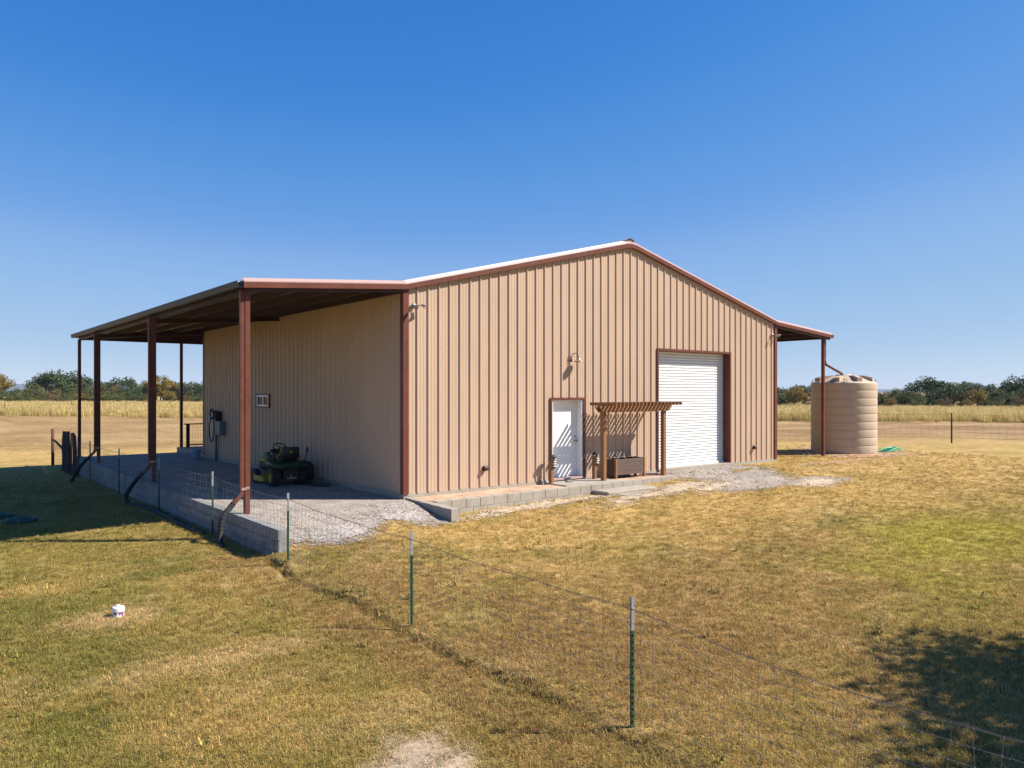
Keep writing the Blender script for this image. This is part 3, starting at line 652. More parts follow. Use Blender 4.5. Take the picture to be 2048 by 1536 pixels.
# roll-up curtain: curved slats
m = MB(); pitch = .088; z = .03; ys = .245; prof = []
while z < RD[3] + .05:
    for q in range(7):
        g = q / 6; prof.append((ys - .020 * math.sin(math.pi * g) ** .7 + .002, z + pitch * g * .80))
    prof.append((ys + .020, z + pitch * .83)); prof.append((ys + .020, z + pitch * .97)); z += pitch
n = len(prof); m.add([(RD[0] + .008, y, zz) for y, zz in prof] + [(RD[1] - .008, y, zz) for y, zz in prof], [(i, i + 1, n + i + 1, n + i) for i in range(n - 1)])
RC = m.build('roll_up_door', M['curtain'], B, fix=False)
m = MB(); m.box(RD[0] + .01, RD[1] - .01, .205, .2230, .005, .075); m.build('bottom_bar', M['curtain'], RC)
m = MB(); m.box(RD[0] - .02, RD[1] + .06, -.10, .24, -.10, .004); m.build('door_slab', M['conc'], B)
# high slider window in the side wall
wd = MB(); y0, y1, z0, z1 = WN; t = .05
wd.box(-.045, .03, y0, y1, z1 - t, z1); wd.box(-.045, .03, y0, y1, z0, z0 + t); wd.box(-.045, .03, y0, y0 + t, z0 + t, z1 - t); wd.box(-.045, .03, y1 - t, y1, z0 + t, z1 - t); wd.box(-.035, .02, (y0 + y1) / 2 - .03, (y0 + y1) / 2 + .03, z0 + t, z1 - t)
WO = wd.build('window', M['white'], B)
m = MB(); m.box(-.012, -.006, y0 + t, y1 - t, z0 + t, z1 - t); m.build('pane', M['glass'], WO)
m = MB(); t2 = .045; m.box(-.055, 0, y0 - t2, y1 + t2, z1, z1 + t2); m.box(-.055, 0, y0 - t2, y1 + t2, z0 - t2, z0); m.box(-.055, 0, y0 - t2, y0, z0, z1); m.box(-.055, 0, y1, y1 + t2, z0, z1); m.build('window_trim', M['brown'], B)

# ------------------------------------------------------------------ concrete and masonry
def blocks(name, path, label, cat, ztop, zbot, m_, wd, course=.20, blen=.40, axis='y'):
    pass
def block_wall(name, label, x0, x1, y0, y1, ztop_f, zbot, mname, cap=.055, along='y', gap=.004, inset=.008):
    """single mesh: coursed blocks set 2 mm apart with a smooth top course."""
    m = MB(); Lg = (y1 - y0) if along == 'y' else (x1 - x0); z_c = 0
    n = int(math.ceil(Lg / .40)); crs = int(math.ceil((ztop_f(0) - zbot) / .20)) + 1
    for c in range(crs):
        for i in range(-1, n + 1):
            a = i * .40 + (.20 if c % 2 else 0) + gap; b = a + .395 - gap; a = max(a, 0); b = min(b, Lg)
            if b - a < .03: continue
            jit = random.uniform(-.0025, .0025)
            zt = ztop_f(a / Lg) - c * .20 - (.0 if c == 0 else .003 + gap * 1.5); zb_ = max(ztop_f(a / Lg) - (c + 1) * .20, zbot)
            if zt <= zb_: continue
            if along == 'y': m.box(x0 + jit, x1 + jit, y0 + a, y0 + b, zb_, zt, .004)
            else: m.box(x0 + a, x0 + b, y0 + jit, y1 + jit, zb_, zt, .004)
    if along == 'y': m.box(x0 + inset, x1 - inset, y0 + .006, y1 - .006, zbot, min(ztop_f(0), ztop_f(1)) - .006)
    else: m.box(x0 + .006, x1 - .006, y0 + .008, y1 - .008, zbot, min(ztop_f(0), ztop_f(1)) - .006)
    o = m.build(name, M[mname]); tag(o, label, 'wall'); return o
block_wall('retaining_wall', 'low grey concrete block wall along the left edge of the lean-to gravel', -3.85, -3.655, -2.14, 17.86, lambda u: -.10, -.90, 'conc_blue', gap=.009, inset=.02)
block_wall('wing_wall', 'short grey block wall running out from the near building corner', 0.0, .20, -1.93, -.05, lambda u: -.125 + .05 * u, -.75, 'conc')
block_wall('planter_wall', 'long low block wall holding the gravel bed below the gable', .21, 8.50, -1.06, -.86, lambda u: -.085 + .02 * u, -.60, 'conc', along='x')
m = MB(); m.box(8.30, 8.50, -.855, -.06, -.45, -.068, .006); o = m.build('planter_end_wall', M['conc']); tag(o, 'short block end of the gravel bed nearest the white roll-up door', 'wall')
sheet('planter_gravel', .20, 8.30, -.86, -.014, .07, lambda x, y: (x < 4.35) | (x > 6.25), lambda x, y: -.095 + .018 * x / 8 + .02 * (fbm(x, y, .5, 3) - .5), M['gravel_p'], 'pinkish pea gravel bed along the gable wall')
m = MB(); m.box(4.30, 6.27, -.862, -.013, -.40, -.052, .01); o = m.build('door_landing', M['conc']); tag(o, 'smooth concrete landing in front of the white entry door', 'slab')
m = MB(); m.box(5.02, 6.92, -1.66, -1.07, -.55, -.205, .02); o = m.build('front_step', M['conc']); tag(o, 'thick concrete step slab below the landing of the entry door', 'step')
m = MB(); m.prism([(5.25, -2.12), (5.7, -2.2), (6.9, -2.15), (7.6, -1.95), (7.5, -1.7), (5.3, -1.68)], -.5, -.268, axis='z'); o = m.build('stepping_slab', M['conc']); tag(o, 'thin flat broken slab lying on the ground before the concrete step', 'slab')
m = MB(); m.box(.02, W, L + .02, YE + .05, -.5, .055, .01); o = m.build('porch_slab', M['conc']); tag(o, 'raised concrete porch slab behind the building, under the rear lean-to', 'slab')
m = MB(); m.bar((7.75, -.30, -.045), (8.7, -.62, -.03), .09, .04); o = m.build('wood_plank', M['galv_trim']); tag(o, 'pale plank lying on the gravel bed beside the right trellis post', 'plank')

# ------------------------------------------------------------------ trellis
T = thing('trellis', 'brown wooden trellis with slatted top standing in the gravel bed', 'trellis', (7.1, -.8, -.1))
for x in (5.85, 8.33):
    m = MB(); m.box(x - .06, x + .06, -.74, -.62, -.25, 1.99, .006); m.build('post', M['wood'], T)
m = MB(); m.prism([(5.62, 1.98), (5.62, 1.93), (5.74, 1.80), (8.46, 1.80), (8.60, 1.93), (8.60, 1.98)], -.785, -.742); m.build('header_board', M['wood_h'], T)
m = MB(); m.prism([(5.62, 1.98), (5.62, 1.93), (5.74, 1.80), (8.46, 1.80), (8.60, 1.93), (8.60, 1.98)], -.618, -.578); m.build('header_board', M['wood_h'], T)
for i in range(19):
    x = 5.80 + i * (8.50 - 5.80) / 18; m = MB(); m.box(x - .019, x + .019, -1.22, -.22, 1.982, 2.07, .003); m.build('slat', M['wood'], T)
# ------------------------------------------------------------------ planter box
PB = thing('planter_box', 'weathered wooden planter box under the trellis', 'planter', (7.1, -.3, -.08))
x0, x1, y0, y1 = 6.52, 7.76, -.50, -.10
for k in range(4):
    z = .02 + k * .112
    m = MB(); m.box(x0 + .02, x1 - .02, y0 + .012, y0 + .036, z, z + .108, .003); m.build('front_board', M['greywood'], PB)
    m = MB(); m.box(x0 + .02, x1 - .02, y1 - .036, y1 - .012, z, z + .108, .003); m.build('back_board', M['greywood'], PB)
    for xx in (x0 + .012, x1 - .036):
        m = MB(); m.box(xx, xx + .024, y0 + .04, y1 - .04, z, z + .108, .003); m.build('side_board', M['greywood'], PB)
for xx in (x0, x1 - .07):
    for yy2 in (y0, y1 - .07):
        m = MB(); m.box(xx, xx + .07, yy2, yy2 + .07, -.09, .475, .004); m.build('leg', M['wood'], PB)
m = MB(); m.box(x0 + .04, x1 - .04, y0 + .04, y1 - .04, .05, .33); m.build('soil', M['soil'], PB)
for (fx, fz) in ((6.75, .0), (6.98, .015), (7.30, 0.01)):
    m = MB(); m.lathe([(0, .34), (.085, .34), (.10, .49), (.105, .49), (.105, .50), (.09, .50), (.08, .46), (0, .46)], (fx, -.3, fz), 14)
    o = m.build('flower_pot', M['grey_metal'] if fx != 7.30 else M['wood']); tag(o, {6.75: 'grey pot nearest the left end inside the planter box', 6.98: 'grey pot in the middle of the planter box', 7.30: 'brown pot toward the right end of the planter box'}[fx], 'pot', 'pots inside the planter box')

# ------------------------------------------------------------------ bollard lights
def bollard(x, y, label):
    b = thing('bollard_light', label, 'lamp', (x, y, -.07), 'wooden bollard lights by the entry door')
    m = MB(); m.box(-.047 + x, x + .047, y - .047, y + .047, -.25, .56, .004); m.build('post', M['wood'], b)
    m = MB(); m.lathe([(.0, .70), (.03, .695), (.115, .635), (.118, .622), (.0, .622)], (x + .02, y - .02, 0), 16, smooth=False); m.build('hood', M['black'], b)
    for k in range(4):
        z = .585 - k * .062
        m = MB(); m.lathe([(.035, z + .02), (.072, z - .006), (.074, z - .014), (.035, z - .014)], (x + .055, y - .035, 0), 14, smooth=False); m.build('tier', M['lens'], b)
    m = MB(); m.lathe([(.0, .62), (.034, .62), (.034, .33), (0, .33)], (x + .055, y - .035, 0), 12); m.build('lamp_body', M['black'], b)
bollard(4.36, -.22, 'bollard light standing left of the white entry door')
bollard(5.96, -.22, 'bollard light standing between the entry door and the trellis')
m = MB(); m.box(4.80, 5.0, -.36, -.28, -.052, .0, .01); o = m.build('brick', M['conc_blue']); tag(o, 'small dark block lying on the landing in front of the entry door', 'block')
m = MB(); m.box(4.12, 4.26, -.14, -.03, -.085, -.0, .01); o = m.build('brick', M['conc_blue']); tag(o, 'small grey block lying by the wall left of the near bollard light', 'block')

# ------------------------------------------------------------------ wall fittings
G = thing('barn_lamp', 'gooseneck lamp with round metal shade above the entry door', 'lamp', (5.25, 0, 3.25))
m = MB(); m.lathe([(0, -.045), (.045, -.04), (.045, -.030), (.045, -.004), (0, -.004)], (5.25, 0, 3.22), 16, 'y'); m.build('wall_plate', M['brown_dk'], G)
pts = [(5.25, -.04, 3.24)] + [(5.25 + .065 * (1 - math.cos(a)), -.04 - .08 * (1 - math.cos(a)), 3.26 + .15 * math.sin(a)) for a in [math.pi * q / 10 for q in range(1, 11)]] + [(5.38, -.2, 3.24)]
m = MB(); m.tube(pts, .010, 7); m.build('gooseneck', M['brown_dk'], G)
m = MB(); m.lathe([(.0, .07), (.035, .065), (.04, .02), (.055, .0), (.125, -.04), (.137, -.06), (.131, -.06), (.05, -.010), (0, .0)], (5.38, -.20, 3.23), 24); m.build('shade', M['lampshade'], G)
m = MB(); m.tube([(5.25, -.002, 3.28), (5.19, -.01, 3.36), (5.15, -.02, 3.28), (5.13, -.004, 3.20)], .005, 5); m.build('cable', M['black'], G)
def flood(x, z, label):
    g = thing('flood_light', label, 'flood light', (x, -.04, z), 'twin flood lights at the gable corners')
    m = MB(); m.lathe([(0, -.075), (.05, -.072), (.058, -.04), (.058, -.034), (0, -.034)], (x, 0, z), 14, 'y'); m.build('junction_box', M['grey_metal'], g)
    for sx, tilt, nm in ((1, -.12, 'lamp_head'), (-1, .25, 'lamp_head')):
        c = Vector((x + sx * (.19 if sx > 0 else .03), -.17 if sx > 0 else -.20, z + (.0 if sx > 0 else -.035)))
        m = MB(); m.tube([(x + sx * .02, -.07, z + .01), tuple(c.lerp(Vector((x, -.07, z)), .3))], .012, 6); m.build('arm', M['brown_dk'], g)
        d = Vector((sx * .55, -.7, -.45)).normalized()
        Q = d.to_track_quat('Z', 'Y').to_matrix().to_4x4()
        m = MB(); m.lathe([(0, -.055), (.028, -.05), (.034, -.01), (.055, .045), (.058, .055), (.05, .05), (0, .035)], c, 14, M4=Q); m.build(nm, M['grey_metal'] if sx < 0 else M['galv_trim'], g)
flood(.235, 4.36, 'twin flood light high by the near brown corner trim')
flood(14.98, 4.36, 'twin flood light high at the gable corner toward the tank')
for x, lb in ((2.30, 'small dark outlet box low on the gable left of the entry door'), (13.86, 'small dark outlet box low on the gable right of the roll-up door')):
    g = thing('outlet_box', lb, 'outlet box', (x, -.03, .45), 'outdoor outlet boxes on the gable')
    m = MB(); m.box(x - .055, x + .055, -.085, -.006, .39, .51, .01); m.build('box', M['brown_dk'], g)
    m = MB(); m.prism([(-.13, .40), (-.13, .47), (-.0852, .52), (-.0852, .40)], x - .05, x + .05, axis='x'); m.build('cover', M['brown_dk'], g)
MX = thing('meter_box', 'grey electrical boxes on the shaded side wall', 'electrical box', (0, 12.7, .9))
m = MB(); m.box(-.27, -.035, 12.05, 12.72, .83, 1.33, .015); m.build('cabinet', M['blue_box'], MX)
m = MB(); m.box(-.20, -.035, 12.85, 13.30, .90, 1.42, .015); m.build('panel', M['siding'], MX)
m = MB(); m.tube([(-.09, 12.98, .90), (-.09, 12.98, -.14)], .045, 10); m.build('conduit', M['blue_box'], MX)
HR = thing('hose_hanger', 'black hose looped on a hanger above the electrical boxes', 'hose', (0, 12.8, 1.5))
m = MB()
for q, (cy, cz, r0, xx) in enumerate(((12.95, 1.58, .22, -.24), (12.85, 1.55, .19, -.28), (12.6, 1.56, .17, -.22), (12.70, 1.53, .20, -.32))):
    m.tube([(xx - .015 * math.sin(3 * a), cy + r0 * math.cos(a), cz + r0 * .75 * math.sin(a)) for a in [2 * math.pi * j / 20 for j in range(21)]], .022, 6)
m.tube([(-.26, 13.02, 1.45), (-.31, 13.05, 1.1), (-.31, 13.0, .72), (-.31, 12.8, .58), (-.31, 12.6, .66), (-.31, 12.5, .9), (-.32, 12.52, 1.35)], .020, 7); m.build('hose', M['rubber'], HR)
m = MB(); m.box(-.24, -.035, 12.55, 12.80, 1.34, 1.66, .02); m.build('hanger', M['black'], HR)
m = MB(); m.add([(-.05, 13.55, 1.50), (-.09, 13.66, 1.36), (-.07, 13.52, 1.27), (-.05, 13.42, 1.40), (-.02, 13.55, 1.50), (-.03, 13.66, 1.36), (-.03, 13.52, 1.27), (-.02, 13.42, 1.40)], [(0,1,2,3),(7,6,5,4),(0,4,5,1),(1,5,6,2),(2,6,7,3),(3,7,4,0)]); o = m.build('cloth_rag', M['tag']); tag(o, 'pale blue rag hanging on the shaded wall near its far end', 'rag')
BK = thing('bucket', 'pale blue plastic bucket by the far end of the side wall', 'bucket', (-.40, 14.25, -.12))
m = MB(); m.lathe([(0, -.115), (.135, -.115), (.158, .21), (.168, .21), (.168, .235), (.15, .235), (.13, -.09), (0, -.09)], (-.40, 14.25, 0), 20); m.build('body', M['bucket'], BK)
m = MB(); m.tube([(-.40, 14.25 + .165 * math.cos(a), .23 + .13 * math.sin(a)) for a in [math.pi * j / 12 for j in range(13)]], .006, 5); m.build('handle', M['black'], BK)

# rear porch railing
RL = thing('porch_railing', 'dark wooden railing with wire panel at the rear porch', 'railing', (.9, 18.0, .05))
m = MB(); m.box(.22, 3.4, 17.9, 18.02, 1.00, 1.045); m.build('top_rail', M['brown_dk'], RL)
m = MB(); m.box(.30, .42, 17.91, 18.01, .055, .999); m.build('post', M['brown_dk'], RL)
m = MB(); m.box(3.2, 3.32, 17.91, 18.01, .055, .999); m.build('post', M['brown_dk'], RL)
m = MB(); m.box(.421, 3.199, 17.93, 17.99, .13, .18); m.build('bottom_rail', M['brown_dk'], RL)
m = MB()
for i in range(26): m.tube([(.44 + i * .105, 17.96, .18), (.44 + i * .105, 17.96, 1.0)], .003, 4, False)
for i in range(8): m.tube([(.42, 17.958, .20 + i * .11), (3.2, 17.958, .20 + i * .11)], .003, 4, False)
m.build('wire_panel', M['barb'], RL)

# ------------------------------------------------------------------ water tank
TX, TY, TR = 21.05, .54, 1.25
TZ = -.11
TK = thing('water_tank', 'large tan plastic water tank with ribbed sides and domed lid', 'water tank', (TX, TY, TZ))
prof = [(0, 0), (TR - .03, 0), (TR - .005, .02)]; z = .02; H_T = 2.84; nb = 9; hb = (H_T - .02) / nb
for k in range(nb):
    z0 = .02 + k * hb
    prof += [(TR - .002, z0 + .022), (TR, z0 + .035), (TR + .004, z0 + hb * .5), (TR, z0 + hb - .030), (TR - .002, z0 + hb - .018)]
    if k < nb - 1: prof += [(TR - .018, z0 + hb - .006), (TR - .018, z0 + hb + .008)]
prof += [(TR - .01, H_T - .01), (TR - .05, H_T + .02)]
m = MB(); m.lathe(prof, (TX, TY, TZ), 72); m.build('shell', M['tank'], TK)
m = MB(); m.lathe([(TR - .055, H_T + .018), (TR - .25, H_T + .075), (.75, H_T + .20), (.45, H_T + .285), (.30, H_T + .30), (.30, H_T + .33), (.26, H_T + .34), (0, H_T + .345)], (TX, TY, TZ), 48); m.build('dome', M['tank'], TK)
for k in range(8):
    a = 2 * math.pi * (k + .33) / 8; d = Vector((math.cos(a), math.sin(a), 0)); s = Vector((-d.y, d.x, 0)); c = Vector((TX, TY, TZ))
    def rr(r, z, wdt): return [c + d * r - s * wdt + Vector((0, 0, z)), c + d * r + s * wdt + Vector((0, 0, z))]
    A = rr(.34, H_T + .30, .07) + rr(.8, H_T + .285, .09) + rr(TR - .14, H_T + .20, .10); Bt = rr(.34, H_T + .15, .07) + rr(.8, H_T + .10, .09) + rr(TR - .14, H_T + .0, .10)
    m = MB(); m.add(A + Bt, [(0,1,3,2),(2,3,5,4),(4,5,11,10),(0,2,8,6),(2,4,10,8),(1,7,9,3),(3,9,11,5),(0,6,7,1)]); m.build('lid_rib', M['tank'], TK)
for a in (-2.6, -1.1, .5, 2.0):
    d = Vector((math.cos(a), math.sin(a), 0)); c = Vector((TX, TY, TZ + H_T)) + d * (TR - .06)
    m = MB(); s = Vector((-d.y, d.x, 0)); m.tube([c - s * .05, c - s * .05 + Vector((0, 0, .14)), c + s * .05 + Vector((0, 0, .14)), c + s * .05], .018, 6); m.build('lifting_lug', M['tank'], TK)
HG = MB()
for k in range(4):
    r = .30 - .03 * k
    HG.tube([(22.52 + .75 * r * 1.3 * math.cos(a) + .22 * k - .2, -.55 - .02*k + r * .9 * math.sin(a), -.055 + .035 * k + .02 * math.sin(2 * a)) for a in [2 * math.pi * j / 24 for j in range(25)]], .022, 6)
HG.tube([(21.9, -.65, -.03), (22.2, -.6, .10), (22.7, -.75, .05), (23.2, -.9, -.06)], .022, 6)
o = HG.build('garden_hose', M['hose_green']); tag(o, 'bright green hose coiled on the grass beside the tank', 'hose')

# ------------------------------------------------------------------ corrugated drain pipes
def corr(pts, r=.058, step=.018):
    P = [Vector(p) for p in pts]; out = []; rs = []
    # Catmull-Rom resample
    Q = [P[0]] + P + [P[-1]]; dense = []
    for i in range(1, len(Q) - 2):
        for k in range(24):
            t = k / 24; a, b, c, d = Q[i-1], Q[i], Q[i+1], Q[i+2]
            dense.append(.5 * ((2*b) + (c-a)*t + (2*a-5*b+4*c-d)*t*t + (3*b-a-3*c+d)*t**3))
    dense.append(P[-1]); acc = 0; out = [dense[0]]
    for a, b in zip(dense, dense[1:]):
        sl = (b - a).length; 
        while sl > 1e-9 and acc + sl >= step:
            f = (step - acc) / sl; a = a.lerp(b, f); out.append(a.copy()); sl = (b - a).length; acc = 0
        acc += sl
    rs = [r if (i // 2) % 2 == 0 else r * .95 for i in range(len(out))]
    m = MB(); m.tube(out, rs, 10, True, False); return m
def gz(x, y): return float(height(np.array([x]), np.array([y]))[0])
e = ds_ends[0]
o = corr([(e[0] + .06, e[1], e[2] + .07), e, (-4.10, e[1] - .05, -.14), (-4.16, e[1] - .10, -.42), (-4.20, e[1] - .2, -.62), (-4.22, e[1]-.45, -.66)]).build('drain_pipe', M['rubber']); tag(o, 'black corrugated pipe dropping over the wall at the nearest post', 'drain pipe', 'corrugated drain pipes on the downspouts')
e = ds_ends[1]
o = corr([(e[0] + .06, e[1], e[2] + .07), e, (-4.14, e[1] + .02, -.16), (-4.30, e[1] + .0, -.46), (-4.26, e[1] - .25, -.64), (-4.12, e[1] - 1.0, -.63), (-4.08, 4.6, -.62), (-4.12, 2.8, -.63), (-4.10, 1.2, -.63)]).build('drain_pipe', M['rubber']); tag(o, 'long black corrugated pipe looping down and along the foot of the wall', 'drain pipe', 'corrugated drain pipes on the downspouts')
e = ds_ends[2]
o = corr([(e[0] + .06, e[1], e[2] + .07), e, (-4.15, e[1] - .1, -.15), (-4.38, e[1] - .25, -.50), (-4.55, e[1] - .5, -.72)]).build('drain_pipe', M['rubber']); tag(o, 'black corrugated pipe arching over the wall near the far posts', 'drain pipe', 'corrugated drain pipes on the downspouts')
# coil of the same pipe behind the mower
m = MB()
cl = []
for k in range(5):
    for j in range(24):
        a = 2 * math.pi * j / 24
        cl.append((-.33 + .04 * k - .02, 4.75 + (.30 - .012 * k) * math.cos(a) + 0.0, .17 + (.26 - .01 * k) * math.sin(a)))
cl += [(-.35, 4.55, -.03), (-.55, 4.15, -.06), (-.60, 3.75, -.06), (-.50, 3.45, -.065), (-.30, 3.20, -.065)]
o = corr(cl, .045, .02).build('pipe_coil', M['black']); tag(o, 'coil of black corrugated pipe against the shaded wall behind the mower', 'pipe coil')
m = MB(); m.tube([(-.42, 4.95, -.1), (-.20, 4.85, .75)], .014, 6); m.lathe([(0, .0), (.03, 0), (.03, .14), (0, .14)], (-.205, 4.855, .68), 8); o = m.build('long_handle', M['brown_dk']); tag(o, 'dark tool handle sticking up from behind the pipe coil', 'handle')

# ------------------------------------------------------------------ riding mower (faces +Y, seen from the rear left)
MW = thing('riding_mower', 'green and yellow riding mower parked in the shade of the lean-to', 'mower', (-1.05, 4.9, -.12))
mx, my, mz = -1.05, 4.25, -.12
def tyre(name, x, y, r, wdt, rim, parent):
    m = MB(); h = wdt / 2; m.lathe([(r * .55, -h), (r * .86, -h), (r * .97, -h * .75), (r, -h * .3), (r, h * .3), (r * .97, h * .75), (r * .86, h), (r * .55, h), (r * .5, h * .7), (r * .5, -h * .7), (r * .55, -h)], (x, y, mz + r), 28, 'x')
    for j in range(22):
        a = 2 * math.pi * j / 22
        for s in (-1, 1):
            c = Vector((x + s * h * .4, y + r * 1.004 * math.cos(a), mz + r + r * 1.004 * math.sin(a))); tn = Vector((0, -math.sin(a), math.cos(a)))
            m.bar(c - tn * .012 - Vector((h * .45 * 1, 0, 0)), c + tn * .012 + Vector((h * .45 * 1, 0, 0)), .022, .022)
    wh = m.build(name, M['rubber'], parent)
    s = -1 if x < mx else 1
    m = MB(); m.lathe([(0, s * h * .35), (r * .18, s * h * .5), (r * .22, s * h * .3), (r * .44, s * h * .35), (r * .53, s * h * .9), (r * .50, s * h * .95), (r * .5, -s * h * .5)], (x, y, mz + r), 24, 'x'); m.build('rim', M['yellow_paint'], wh)
tyre('rear_wheel', mx - .36, my, .25, .22, 1, MW); tyre('rear_wheel', mx + .36, my, .25, .22, 1, MW)
tyre('front_wheel', mx - .36, my + 1.22, .18, .15, 1, MW); tyre('front_wheel', mx + .36, my + 1.22, .18, .15, 1, MW)
# rear fender body
m = MB()
def loft(m, secs, smooth=True, cap=True):
    n = len(secs[0]); vs = [p for s_ in secs for p in s_]; fs = [(i * n + j, i * n + (j + 1) % n, (i + 1) * n + (j + 1) % n, (i + 1) * n + j) for i in range(len(secs) - 1) for j in range(n)]
    if cap: fs += [tuple(range(n)), tuple(reversed(range((len(secs) - 1) * n, len(secs) * n)))]
    return m.add(vs, fs, smooth)
def rsec(y, hw, z0, z1, r=.05, cx=mx):
    pts = []
    for (sx, sz, a0) in ((1, 1, 0), (-1, 1, 90), (-1, -1, 180), (1, -1, 270)):
        for q in (0, 30, 60, 90):
            a = R(a0 + q); pts.append((cx + sx * (hw - r) + r * math.cos(a), y, (z1 - r if sz > 0 else z0 + r) + r * math.sin(a)))
    return pts
loft(m, [rsec(my - .36, .40, mz + .47, mz + .58, .04), rsec(my - .31, .47, mz + .46, mz + .63, .05), rsec(my, .48, mz + .50, mz + .655, .05), rsec(my + .30, .46, mz + .46, mz + .64, .05), rsec(my + .40, .34, mz + .42, mz + .52, .04)])
m.build('rear_fender', M['green_paint'], MW)
m = MB(); loft(m, [rsec(my - .28, .20, mz + .17, mz + .46, .03), rsec(my + 1.35, .17, mz + .20, mz + .36, .03)], False); m.build('chassis', M['black'], MW)
m = MB(); m.box(mx - .12, mx + .12, my - .36, my - .28, mz + .20, mz + .24); m.lathe([(0, 0), (.018, 0), (.018, .07), (0, .07)], (mx - .02, my - .34, mz + .24), 8); m.build('hitch_plate', M['grey_metal'], MW)
m = MB(); loft(m, [rsec(my + .40, .33, mz + .25, mz + .30, .02), rsec(my + .80, .33, mz + .25, mz + .30, .02)], False); m.build('footrest', M['black'], MW)
m = MB(); loft(m, [rsec(my + .62, .21, mz + .30, mz + .80, .07), rsec(my + .78, .25, mz + .36, mz + .86, .09), rsec(my + 1.15, .25, mz + .34, mz + .80, .09), rsec(my + 1.42, .22, mz + .32, mz + .70, .09), rsec(my + 1.52, .17, mz + .34, mz + .60, .08)]); HD = m.build('hood', M['green_paint'], MW)
for s in (-1, 1):
    m = MB(); m.box(*sorted((mx + s * .253, mx + s * .247)), my + .86, my + 1.26, mz + .60, mz + .645); m.build('hood_stripe', M['yellow_paint'], HD)
m = MB(); loft(m, [rsec(my + .50, .16, mz + .55, mz + .84, .05), rsec(my + .66, .20, mz + .55, mz + .93, .06)]); m.build('dash', M['black'], MW)
m = MB(); m.tube([(mx, my + .56, mz + .85), (mx, my + .47, mz + .98)], .02, 8)
Q = Matrix.Rotation(R(32), 4, 'X'); m.tube([(Vector((mx, my + .47, mz + .99)) + Q @ Vector((.175 * math.cos(a), .175 * math.sin(a), 0))) for a in [2 * math.pi * j / 28 for j in range(29)]], .015, 8)
for a in (0, 2.1, 4.2): m.tube([(mx, my + .47, mz + .98), Vector((mx, my + .47, mz + .99)) + Q @ Vector((.17 * math.cos(a), .17 * math.sin(a), 0))], .011, 6)
m.build('steering_wheel', M['black'], MW)
m = MB(); loft(m, [rsec(my - .22, .22, mz + .66, mz + .76, .05), rsec(my + .05, .24, mz + .66, mz + .76, .05), rsec(my + .24, .20, mz + .66, mz + .74, .04)]); ST = m.build('seat', M['black'], MW)
m = MB(); 
def bsec(z, hw, y, th=.10): return [(mx + sx * hw, y + sy * th / 2, z) for sx, sy in ((-1, -.6), (-.8, -1), (.8, -1), (1, -.6), (1, .6), (.8, 1), (-.8, 1), (-1, .6))]
loft(m, [bsec(mz + .68, .20, my - .20), bsec(mz + .80, .235, my - .24), bsec(mz + .98, .235, my - .27), bsec(mz + 1.03, .20, my - .28, .06)]); m.build('backrest', M['black'], ST)
m = MB(); m.lathe([(0, -.004), (.035, -.003), (.036, 0)], (mx - .01, my - .325, mz + .90), 12, 'y'); m.build('seat_badge', M['yellow_paint'], ST)
m = MB(); m.tube([(mx - .245, my - .22, mz + .98), (mx - .25, my - .14, mz + .82), (mx - .25, my + .12, mz + .75)], .014, 6); m.build('seat_piping', M['yellow_paint'], ST)
m = MB(); loft(m, [rsec(my + .42, .48, mz + .09, mz + .20, .03), rsec(my + .55, .53, mz + .08, mz + .23, .03), rsec(my + .95, .53, mz + .08, mz + .23, .03), rsec(my + 1.05, .40, mz + .09, mz + .20, .03)], False); m.build('mower_deck', M['yellow_paint'], MW)
m = MB(); m.tube([(mx + .36, my + .0, mz + .64), (mx + .37, my + .02, mz + .74)], .012, 6); m.lathe([(0, 0), (.025, .01), (.025, .04), (0, .05)], (mx + .37, my + .02, mz + .73), 10); m.build('lever', M['black'], MW)
m = MB(); m.box(mx - .40, mx - .28, my - .372, my - .352, mz + .50, mz + .535); m.box(mx + .28, mx + .40, my - .372, my - .352, mz + .50, mz + .535); m.build('reflector', M['rust'], MW)

# ------------------------------------------------------------------ wire fence
FX = -4.0
FN = thing('wire_fence', 'woven wire fence on green steel posts running past the retaining wall', 'fence', (FX, -2, -.7))
py_list = [-14.8, -10.65, -6.88, -2.93, .99, 5.13, 9.50, 13.79]
tops = {-14.8: .50, -10.65: .512, -6.88: .566, -2.93: .654, .99: .70, 5.13: .716, 9.5: .68, 13.79: .70}
for y in py_list:
    zt = tops[y]; zg = gz(FX, y); lean = random.uniform(-.01, .01)
    m = MB(); a = .022
    # T section: flange + web, with studs
    m.box(FX - .019, FX + .019, y - .003, y + .003, zg - .2, zt - .30); m.box(FX - .003, FX + .003, y + .0031, y + .030, zg - .2, zt - .30)
    z = zg + .05
    while z < zt - .32: m.box(FX - .006, FX + .006, y - .011, y - .0031, z, z + .02); z += .055
    P_ = m.build('fence_post', M['post_green'], FN)
    m = MB(); m.box(FX - .019, FX + .019, y - .0032, y + .0032, zt - .2999, zt); m.box(FX - .0032, FX + .0032, y + .0033, y + .030, zt - .2999, zt)
    m.build('post_tip', M['post_tip'], P_, 'bare silver upper end of the post')
    m = MB(); m.tube([(FX - .03, y - .012, zt - .10), (FX, y - .016, zt - .095), (FX + .03, y + .01, zt - .10)], .004, 5); m.build('wire_clip', M['post_tip'], P_)
ya, yb = -19.0, 15.8
pl = sorted(py_list + [-19.0, 16.0]); tp = dict(tops); tp[-19.0] = .50; tp[16.0] = .68
def topz(y):
    for p, q in zip(pl, pl[1:]):
        if p <= y <= q:
            t = (y - p) / (q - p); s = .13 if q <= -10 else .035; return (tp[p] * (1 - t) + tp[q] * t) - .10 - s * 4 * t * (1 - t)
    return .6
